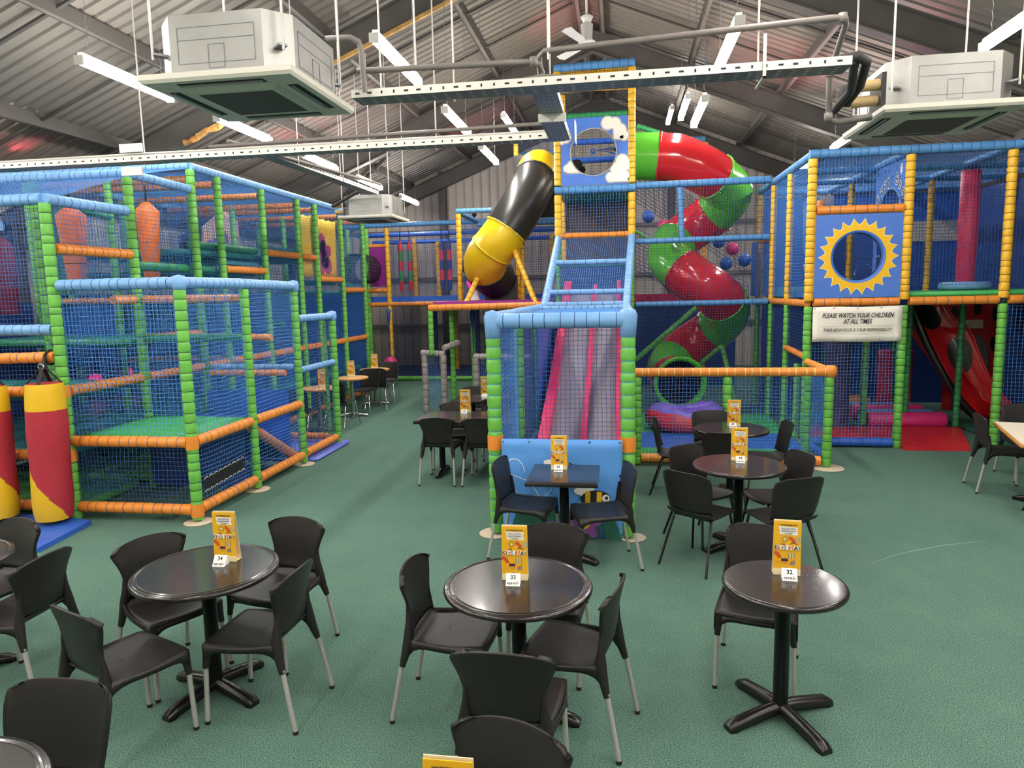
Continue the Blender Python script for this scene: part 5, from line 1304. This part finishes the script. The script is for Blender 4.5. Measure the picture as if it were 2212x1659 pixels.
# ================================================================ chairs
def spline(vals, n):
    out = []
    k = len(vals)-1
    P = [Vector(v) for v in vals]; Q = [2*P[0]-P[1]] + P + [2*P[-1]-P[-2]]
    for i in range(n+1):
        s = i/n*k; j = min(int(s), k-1); u = s-j; a, b, c, d = Q[j:j+4]
        out.append(.5*((2*b)+(c-a)*u+(2*a-5*b+4*c-d)*u*u+(3*b-a-3*c+d)*u**3))
    return out
U = [-1+2*j/14 for j in range(15)]
def shell_rows(prof, n, fn):
    return [[fn(u, p.x, p.y, p.z, i/n) for u in U] for i, p in enumerate(spline(prof, n))]
def make_chair(kind):
    """faces +Y; seat centre at the origin on the floor"""
    t = thing('cafe_chair', 'x', 'chair')
    if kind in ('waist', 'square'):
        sq = kind == 'square'
        seat = [(.222,.425,.2),(.205,.447,.208),(.10,.447,.213),(-.03,.44,.205),(-.12,.438,.19),(-.168,.447,.178),(-.192,.475,.172)]
        if sq: seat = [(.222,.43,.205),(.205,.45,.212),(.10,.45,.212),(-.03,.445,.21),(-.12,.445,.207),(-.168,.455,.203),(-.192,.485,.2)]
        back = [(-.192,.475,.172),(-.208,.53,.166),(-.217,.60,.168),(-.226,.67,.185),(-.238,.73,.207),(-.25,.785,.222),(-.254,.80,.222)]
        if sq: back = [(-.192,.485,.2),(-.208,.54,.198),(-.219,.61,.198),(-.23,.68,.2),(-.241,.74,.203),(-.255,.80,.203),(-.258,.815,.2)]
        G = shell_rows(seat, 14, lambda u, y, z, w, f: (u*w, y-(.02*u*u if f < .3 else 0)*(1-f/.3), z-.012*(1-u*u)*math.sin(PI*min(1,f*1.2))-.006*u**6))
        m = MB().grid(G, -.012)
        # skirt below the seat edge
        def skirt(A, dA):
            m.grid([[Vector(a) for a in A], [Vector(a)-Vector((0,0,d)) for a, d in zip(A, dA)]], .008)
        skirt([(u*.2,.218-.02*u*u,.43-.006*u**6) for u in U], [.028+.075*abs(u)**7 for u in U])
        for s in (-1, 1):
            A = [(s*(.206-.012*f*f if sq else .2+.02*math.sin(f*PI)-.026*f*f), .2-.405*f, .44+.015*f*f) for f in [k/12 for k in range(13)]]
            if s > 0: A = A[::-1]
            skirt(A, [.03+.07*abs(2*k/12-1)**5 for k in range(13)])
            m.tube([(s*.186,.185,.43),(s*.19,.19,.37),(s*.196,.196,.31)], [.024,.02,.0165], 10)
            m.tube([(s*(.19 if sq else .160),-.205,.62),(s*(.19 if sq else .164),-.2,.54),(s*(.188 if sq else .172),-.2,.46),(s*.182,-.215,.38),(s*.193,-.234,.31)], [.007,.016,.027,.023,.0165], 12)
        m.box((-.02,-.03,.4395),(.02,-.027,.4415), 1)
        part('seat', m, ['black_plastic','slot'], t, True)
        arch = .012 if sq else .04
        G = shell_rows(back, 16, lambda u, y, z, w, f: (u*w*(1-.07*abs(u)**5*max(0,f-.75)/.25), y+(.012 if sq else .045)*u*u*(.35+.65*f), z-arch*u*u*f**3-.022*abs(u)**9*f**4))
        bk = part('backrest', MB().grid(G, -.012), 'black_plastic', t, True)
        E = [Vector(p) for p in G[-1]]
        for s in (-1, 1):
            for fr in (0, 1):
                a, b = ((s*.195,.195,.33),(s*.203,.205,.012)) if fr else ((s*.193,-.234,.33),(s*.21,-.295,.012))
                l = part('leg', MB().tube([a, b], .0125, 10), 'alu', t, True); part('foot_cap', MB().tube([(b[0],b[1],.018),(b[0],b[1],0)], .0145, 10), 'black_plastic', l, True)
    else:
        met = 'blacksteel' if kind == 'tube' else 'chrome'
        seat = [(.225,.415,.18),(.208,.437,.195),(.10,.437,.205),(-.03,.428,.205),(-.12,.425,.198),(-.17,.437,.19),(-.198,.468,.19)]
        back = [(-.198,.468,.19),(-.216,.53,.196),(-.228,.60,.205),(-.24,.67,.212),(-.252,.73,.214),(-.266,.785,.208),(-.272,.80,.195)]
        G = shell_rows(seat, 14, lambda u, y, z, w, f: (u*w, y-.03*u*u*max(0,1-f/.3), z-.016*(1-u*u)*math.sin(PI*min(1,f*1.1))+.012*u**4*f))
        part('seat', MB().grid(G, -.008), 'black_plastic', t, True)
        G = shell_rows(back, 16, lambda u, y, z, w, f: (u*w*(1-.03*(abs(u)**6)*max(0,f-.8)*5), y+.035*u*u*(1-.3*f)+.012*u**6, z-.028*abs(u)**7*max(0,f-.6)*2.5))
        part('backrest', MB().grid(G, -.008), 'black_plastic', t, True)
        for s in (-1, 1):
            for a, b in (((s*.165,.15,.418),(s*.215,.215,.0)),((s*.165,-.13,.412),(s*.215,-.275,.0))):
                part('leg', MB().tube([(a[0]*.9,a[1]*.9,a[2]), a, b], .0105, 8), met, t, True)
            part('seat_rail', MB().tube([(s*.16,.15,.415),(s*.16,-.13,.408)], .01, 8), met, t, True)
        part('cross_rail', MB().tube([(-.16,.15,.415),(.16,.15,.415)], .01, 8), met, t, True); part('cross_rail', MB().tube([(-.16,-.13,.408),(.16,-.13,.408)], .01, 8), met, t, True)
    return t
PROTO = {}
def chair(kind, x, y, rz, label, group):
    if kind not in PROTO: o = PROTO[kind] = make_chair(kind)
    else: o = copy_tree(PROTO[kind])
    o.location = (x, y, 0); o.rotation_euler = (0, 0, math.radians(rz)); o['label'] = label; o['group'] = group
    return o
GW, GS, GT, GC = 'black moulded chairs with silver legs', 'black square-backed chairs with silver legs', 'black shell chairs with thin black legs', 'black shell chairs with chrome legs'
CH = [
 ('waist',-.87,3.40,-92,'black waisted chair between the two grooved-rim round tables, facing the slide-chute one',GW),
 ('waist',-.25,3.30,77,'black waisted chair turned sideways between a grooved-rim table and the small round table',GW),
 ('waist',-.42,3.84,176,'black waisted chair between the grooved-rim round table and the square table',GW),
 ('waist',-.46,2.78,-2,'black waisted chair seen from behind, tucked at the round table facing the slide chute',GW),
 ('waist',-.42,1.86,164,'black arched chair back standing directly behind the cropped menu card',GW),
 ('waist',-2.60,3.50,-120,'black waisted chair at the play-box round table, its back towards the punch bags',GW),
 ('waist',-2.10,3.81,168,'black waisted chair at the play-box round table, its back to the open carpet aisle',GW),
 ('waist',-1.92,3.27,88,'black waisted chair at the play-box round table, showing its empty seat side-on',GW),
 ('waist',-2.43,2.91,-22,'black waisted chair at the play-box round table, back turned to the grey-topped table',GW),
 ('waist',-3.45,3.30,90,'black waisted chair at the brown-topped table, seen from behind',GW),
 ('waist',-3.95,3.62,167,'black waisted chair between the brown-topped table and the blue punch-bag mat',GW),
 ('tube',-2.05,1.88,182,'black round-cornered chair back rising behind the grey-topped table',GT),
 ('square',.76,3.88,166,'black square-backed chair behind the small round table',GS),
 ('square',-.77,5.61,-99,'black square-backed chair at the square table, on the carpet-aisle side',GS),
 ('square',-.17,5.47,104,'black square-backed chair at the square table, on the side of the thin-legged chairs',GS),
 ('tube',.64,5.57,-38,'black thin-legged chair seen from behind, nearest the square table',GT),
 ('tube',1.22,5.50,24,'black thin-legged chair seen from behind, nearest the small round table',GT),
 ('tube',.72,6.13,-142,'black thin-legged chair facing out between the two dark round tables, chute side',GT),
 ('tube',1.30,6.03,108,'black thin-legged chair at the nearer dark round table, half hidden on the banner side',GT),
 ('tube',.60,7.60,-96,'black thin-legged chair side-on at the fence table, next to the slide chute post',GT),
 ('tube',1.05,7.95,-172,'black thin-legged chair between the fence table and the landing pad',GT),
 ('tube',1.04,7.16,-8,'black thin-legged chair seen from behind between the two dark round tables',GT),
 ('tube',1.49,7.50,92,'black thin-legged chair side-on at the fence table, towards the notice banner',GT),
 ('waist',-2.10,7.86,0,'black chair seen from behind at the front long table, at its aisle end',GW),
 ('waist',-1.59,7.86,0,'black chair seen from behind at the front long table, beside the slide chute',GW),
 ('waist',-2.13,8.49,180,'black chair facing out across the front long table, at its aisle end',GW),
 ('waist',-1.58,8.49,180,'black chair facing out across the front long table, beside the slide chute',GW),
 ('waist',-1.65,9.35,0,'black chair seen from behind at the rear long table',GW),
 ('waist',-2.2,10.02,180,'black chair facing out across the rear long table, at its aisle end',GW),
 ('waist',-1.65,10.02,180,'black chair facing out across the rear long table, beside the slide chute',GW),
 ('chrome',-4.72,11.15,-12,'black chrome-legged chair between the first and second wood-topped tables',GC),
 ('chrome',-4.80,12.46,170,'black chrome-legged chair facing out at the second wood-topped table',GC),
 ('chrome',-4.76,13.06,8,'black chrome-legged chair seen from behind at the furthest wood-topped table',GC),
 ('chrome',-4.85,13.85,185,'black chrome-legged chair facing out at the furthest wood-topped table',GC),
 ('chrome',-4.95,10.15,-5,'black chrome-legged chair seen through the net of the play-box entrance',GC),
 ('square',4.02,7.93,-98,'black square-backed chair side-on at the corner of the cream-topped table',GS),
 ('square',4.52,8.42,176,'black square-backed chair on the far side of the cream-topped table',GS),
]
for c in CH: chair(*c)

# ================================================================ tables
def foot_mb(L, ang, w0=.032, w1=.036):
    """one curved cast foot of a pedestal base"""
    m = MB(); d = Vector((math.cos(ang), math.sin(ang), 0)); s = Vector((-d.y, d.x, 0)); rings = []
    for i in range(10):
        f = i/9; r = .015+f*L; zt = .088-.045*f**1.4; w = w0+(w1-w0)*f
        if i == 9: w *= .8; zt -= .014
        zb = .0 if f > .8 else .035*(1-f)+.004
        c = d*r
        rings.append([c-s*w+Vector((0,0,zb)), c-s*w*.95+Vector((0,0,zt*.72)), c-s*w*.5+Vector((0,0,zt)), c+s*w*.5+Vector((0,0,zt)), c+s*w*.95+Vector((0,0,zt*.72)), c+s*w+Vector((0,0,zb))])
    n = 6
    m.add([p for r in rings for p in r], [(i*n+j, i*n+(j+1) % n, (i+1)*n+(j+1) % n, (i+1)*n+j) for i in range(9) for j in range(n)], 0, True)
    m.add(rings[-1], [tuple(range(6))]); m.add(rings[0], [tuple(range(6))[::-1]])
    return m
def pedestal(t, cx, cy, L, rot, mc='castblack', mcol='blacksteel', nfeet=4, r=.038, ztop=.70):
    part('column', MB().lathe([(r,.05),(r,ztop-.02),(r+.05,ztop-.015),(r+.05,ztop),(0,ztop)], 20, 0, (cx,cy,0)), mcol, t, True)
    for k in range(nfeet):
        f = foot_mb(L, rot+2*PI*k/nfeet)
        f.v = [(a+cx,b+cy,c) for a, b, c in f.v]; part('foot', f, mc, t, True)
def round_table(x, y, R, label, rot=.6, style='rim', top='tabletop', mc='castblack', mcol='blacksteel', L=.3, group='round pedestal tables'):
    t = thing('cafe_table', label, 'table', (x,y,0), 0, group)
    if style == 'rim':
        prof = [(0,.73),(R*.5,.73),(R-.046,.73),(R-.042,.73),(R-.038,.7265),(R-.032,.7265),(R-.028,.7305),(R-.019,.7305),(R-.015,.7265),(R-.010,.728),(R-.002,.721),(R,.712),(R-.003,.702),(R-.02,.696),(0,.694)]
    else:
        prof = [(0,.73),(R*.5,.73),(R-.018,.73),(R-.014,.73),(R-.005,.727),(R,.719),(R,.708),(R-.006,.699),(R-.03,.694),(0,.692)]
    part('table_top', MB().lathe(prof, 56, 0), top, t, True)
    if top == 'woodtop': part('edge_band', MB().lathe([(R-.001,.697),(R+.002,.70),(R+.002,.722),(R-.001,.726)], 40), 'woodedge', t, True)
    pedestal(t, 0, 0, L, rot, mc, mcol)
    return t
def rect_table(x, y, w, d, rz, label, top='tabletop', edge=None, cols=((0,0),), L=.28, feet=4, rot=.785, group=None):
    t = thing('cafe_table', label, 'table', (x,y,0), math.radians(rz), group)
    m = MB(); b = .012
    ring = lambda i, z: [(-w/2+i,-d/2+i,z),(w/2-i,-d/2+i,z),(w/2-i,d/2-i,z),(-w/2+i,d/2-i,z)]
    Rr = [ring(.03,.69), ring(.004,.694), ring(0,.702), ring(0,.716), ring(.006,.727), ring(b,.73)]
    vs = [p for r in Rr for p in r]; e = 1 if edge else 0
    m.add(vs, [(i*4+j,i*4+(j+1) % 4,(i+1)*4+(j+1) % 4,(i+1)*4+j) for i in range(5) for j in range(4)], e)
    m.add(Rr[0], [(3,2,1,0)], e); m.add(Rr[-1], [(0,1,2,3)], 0)
    part('table_top', m, [top]+([edge] if edge else []), t, True)
    for cx, cy in cols: pedestal(t, cx, cy, L, rot, nfeet=feet)
    return t
round_table(-2.26, 3.36, .385, 'round black grooved-rim table nearest the low play box', 1.22)
round_table(-.52, 3.34, .38, 'round black grooved-rim table straight in front of the square table', 1.45)
round_table(.81, 3.5, .30, 'small round dark table with a plain rolled edge', .5, 'plain', L=.31)
round_table(.98, 5.92, .385, 'round dark table ringed by thin-legged chairs, in front of the fence table', .5, 'plain')
round_table(1.15, 7.49, .385, 'round dark table closest to the orange-railed fence', .15, 'plain')
round_table(-3.93, 3.30, .38, 'round brown-topped table beside the punch-bag mat', .85)
round_table(-2.08, 1.53, .385, 'round grey-topped table in front of the round-cornered chair', .15)
round_table(-.48, 1.38, .38, 'round dark table carrying the cropped menu card', .6)
rect_table(-.46, 5.52, .57, .6, 0, 'small square black table in front of the bee picture panel', L=.28, rot=1.2)
rect_table(-1.82, 8.09, 1.18, .72, 0, 'front long dark table beside the slide chute', cols=((-.36,.06),(.36,.06)), L=.24, feet=2, rot=PI/2, group='long dark tables by the chute')
rect_table(-1.75, 9.62, 1.18, .72, 0, 'rear long dark table beside the slide chute', cols=((-.36,.06),(.36,.06)), L=.24, feet=2, rot=PI/2, group='long dark tables by the chute')
rect_table(4.13, 7.33, .75, 1.2, -15.5, 'cream-topped table with a wooden edge near the red mat', 'whitetop', 'woodedge', L=.3)
for x, y, lab in ((-4.88,10.6,'first wood-topped round table, seen through the entrance net'),(-4.86,11.98,'second wood-topped round table along the green frame'),(-4.92,13.35,'furthest wood-topped round table along the green frame')):
    round_table(x, y, .3, lab, .3, 'plain', 'woodtop', 'chrome', 'chrome', .26, 'wood-topped tables along the green frame')

# ================================================================ menu cards and table numbers
def menu_proto():
    t = thing('menu_card', 'x', 'menu card')
    w, h, z0 = .132, .283, 0.0; ty = .012      # the card leans back slightly
    def P(u, v, y=0): return (u, y+v*.03, v)
    m = MB(); m.poly([P(-w/2,0),P(w/2,0),P(w/2,h),P(-w/2,h)], 0, (0,.003,0))
    fr = part('front_leaf', m, 'menu', t, True)
    m = MB(); m.poly([(-w/2,.055,0),(w/2,.055,0),(w/2,.02,h+.006),(-w/2,.02,h+.006)], 0, (0,-.003,0)); m.poly([(-w/2,.004,.002),(w/2,.004,.002),(w/2,.055,.002),(-w/2,.055,.002)], 0, (0,0,.002))
    part('rear_leaf', m, 'menu_cream', t, True)
    k = [0]
    def flat(name, pts, c, label=None):
        k[0] += 1; y = -.0004-.00012*k[0]
        part(name, MB().poly([P(a,b,y) for a, b in pts], 0), c, fr, True)
    S = h/1.0
    def rect(a, b, c, d): return [(a,b),(c,b),(c,d),(a,d)]
    flat('foot_strip', rect(-w/2,0,w/2,.034), 'menu_cream')
    flat('text_box', [(-.045,.258),(.05,.254),(.046,.235),(.05,.212),(-.04,.215),(-.039,.236)], 'vinylwhite')
    ring = lambda cx, cz, r, a0=0, a1=2*PI, n=18: [(cx+r*math.cos(a0+(a1-a0)*i/n), cz+r*math.sin(a0+(a1-a0)*i/n)) for i in range(n+1)]
    flat('print_disc', ring(-.014,.19,.017), 'menu_ring'); flat('print_diamond', [(-.014,.183),(-.007,.19),(-.014,.197),(-.021,.19)], 'menu_cream')
    def arc(cx, cz, r0, r1): return ring(cx,cz,r1,0,PI/2,10)+ring(cx,cz,r0,PI/2,0,10)
    flat('print_arc', arc(.006,.174,.015,.032), 'menu_red'); flat('print_arc', arc(-w/2+.002,.09,.018,.036), 'menu_red')
    for i in range(5):
        flat('print_bar', rect(.043+.0052*i,.174,.0455+.0052*i,.206), 'menu_teal' if i % 2 == 0 else 'menu_cream'); flat('print_bar', rect(.006+.0068*i,.089,.009+.0068*i,.12), 'menu_teal' if i % 2 == 0 else 'menu_cream')
    flat('print_block', rect(-.028,.074,.004,.089), 'menu_plum'); flat('print_half_disc', ring(-.012,.074,.016,PI,2*PI,12), 'menu_ring')
    flat('print_triangle', [(.008,.056),(.037,.056),(.037,.086)], 'menu_teal'); flat('print_square', rect(.016,.062,.029,.075), 'menu_red')
    for i in range(4): flat('print_line', rect(-.06,.052+.009*i,-.03,.0535+.009*i), 'menu_ring')
    flat('print_wedge', [(-.02,.036),(.002,.036),(-.002,.046)], 'menu_teal')
    tl = math.atan(.03)
    def T(s, size, c, u, v, sx=1., off=0., sh=0.): 
        k[0] += 1; return text(fr, s, size, c, facing(u, v*.03-.0012-.00012*k[0], v, 0, tl), sh, sx, off)
    T('www.thekidsplay.co.uk', .009, 'ink', 0, .266, 1.0, .0002, .2)
    for s, v in (('Book your Party,',.247),('Special Occasion',.235),('or Event',.222)): T(s, .0105, 'greyink', .003, v, .95, .0002, .25)
    T('KIDS', .03, 'white', -.028, .146, .9, .0016); T('PLAY', .03, 'white', .03, .146, .9, .0016); T('THE', .0105, 'menu_plum', -.022, .164, 1, .0003)
    for s, u, c in (('K',-.053,'menu_plum'),('i',-.042,'menu_plum'),('d',-.028,'menu_orange'),('S',-.012,'menu_teal'),('P',.010,'menu_red'),('L',.024,'menu_orange'),('A',.039,'menu_plum'),('Y',.055,'menu_teal')):
        T(s, .027, c, u, .146, .9, .0006)
    k[0] += 1
    part('print_roof', MB().poly([P(a,b,-.002) for a, b in ((.012,.163),(.028,.171),(.05,.162),(.05,.165),(.028,.175),(.012,.166))], 0), 'ink', fr, True)
    return t
MENU = [None]
def menu(x, y, label, rz=0., z=.7315):
    if MENU[0] is None: o = MENU[0] = menu_proto()
    else: o = copy_tree(MENU[0])
    o.location = (x, y, z); o.rotation_euler = (0,0,math.radians(rz)); o['label'] = label; o['group'] = 'yellow menu cards on the tables'
NB = [None]
def number_block(x, y, num, label, rz=0., z=.7315):
    t = thing('table_number', label, 'table number', (x,y,z), math.radians(rz), 'white table number blocks')
    if NB[0] is None:
        m = MB(); m.poly([(-.036,0,0),(-.036,.036,.052),(-.036,.041,.052),(-.036,.055,0)], 0, (.072,0,0)); NB[0] = m.mesh('block', ['white','slot'])
    link('block', NB[0], t)
    tl = math.atan2(.036,.052)
    def T(s, size, u, v, sx=1., off=0.): text(t, s, size, 'ink', facing(u, v*.036/.052-.0012, v, 0, tl), 0, sx, off)
    if num: T(num, .03, 0, .037, 1, .0006)
    T('KiDS PLAY', .0135, 0, .012, .95, .0003)
    part('roof_mark', MB().poly([(.004,.018*.69-.0011,.0185),(.016,.0215*.69-.0011,.0225),(.03,.018*.69-.0011,.0185),(.016,.0205*.69-.0011,.0212)], 0), 'ink', t, True)
for x, y, num, rz, where in ((-2.2,3.45,'34',2,'grooved-rim table nearest the low play box'),(-.54,3.37,'33',2,'grooved-rim table in front of the square table'),(.84,3.58,'32',-4,'small round table'),(-.51,5.62,'45',0,'square table'),(1.0,6.03,'44',-2,'dark table ringed by thin-legged chairs'),(1.19,7.56,'47',-2,'dark table by the orange-railed fence'),(-1.91,8.31,'42',0,'front long table')):
    menu(x, y, 'yellow menu card standing on the ' + where, rz); number_block(x+(.0 if num != '47' else -.02), y-.075, num, 'white number block reading %s on the %s' % (num, where), rz)
menu(-1.91, 9.62, 'yellow menu card standing on the rear long table'); number_block(-1.91, 9.54, '', 'white number block on the rear long table')
menu(-4.96, 13.45, 'yellow menu card on the furthest wood-topped table'); menu(-4.92, 12.1, 'yellow menu card on the second wood-topped table'); menu(-4.86, 10.7, 'yellow menu card on the first wood-topped table, behind the net')
menu(-.44, 1.58, 'yellow menu card cropped to its top edge, before an arched chair back')
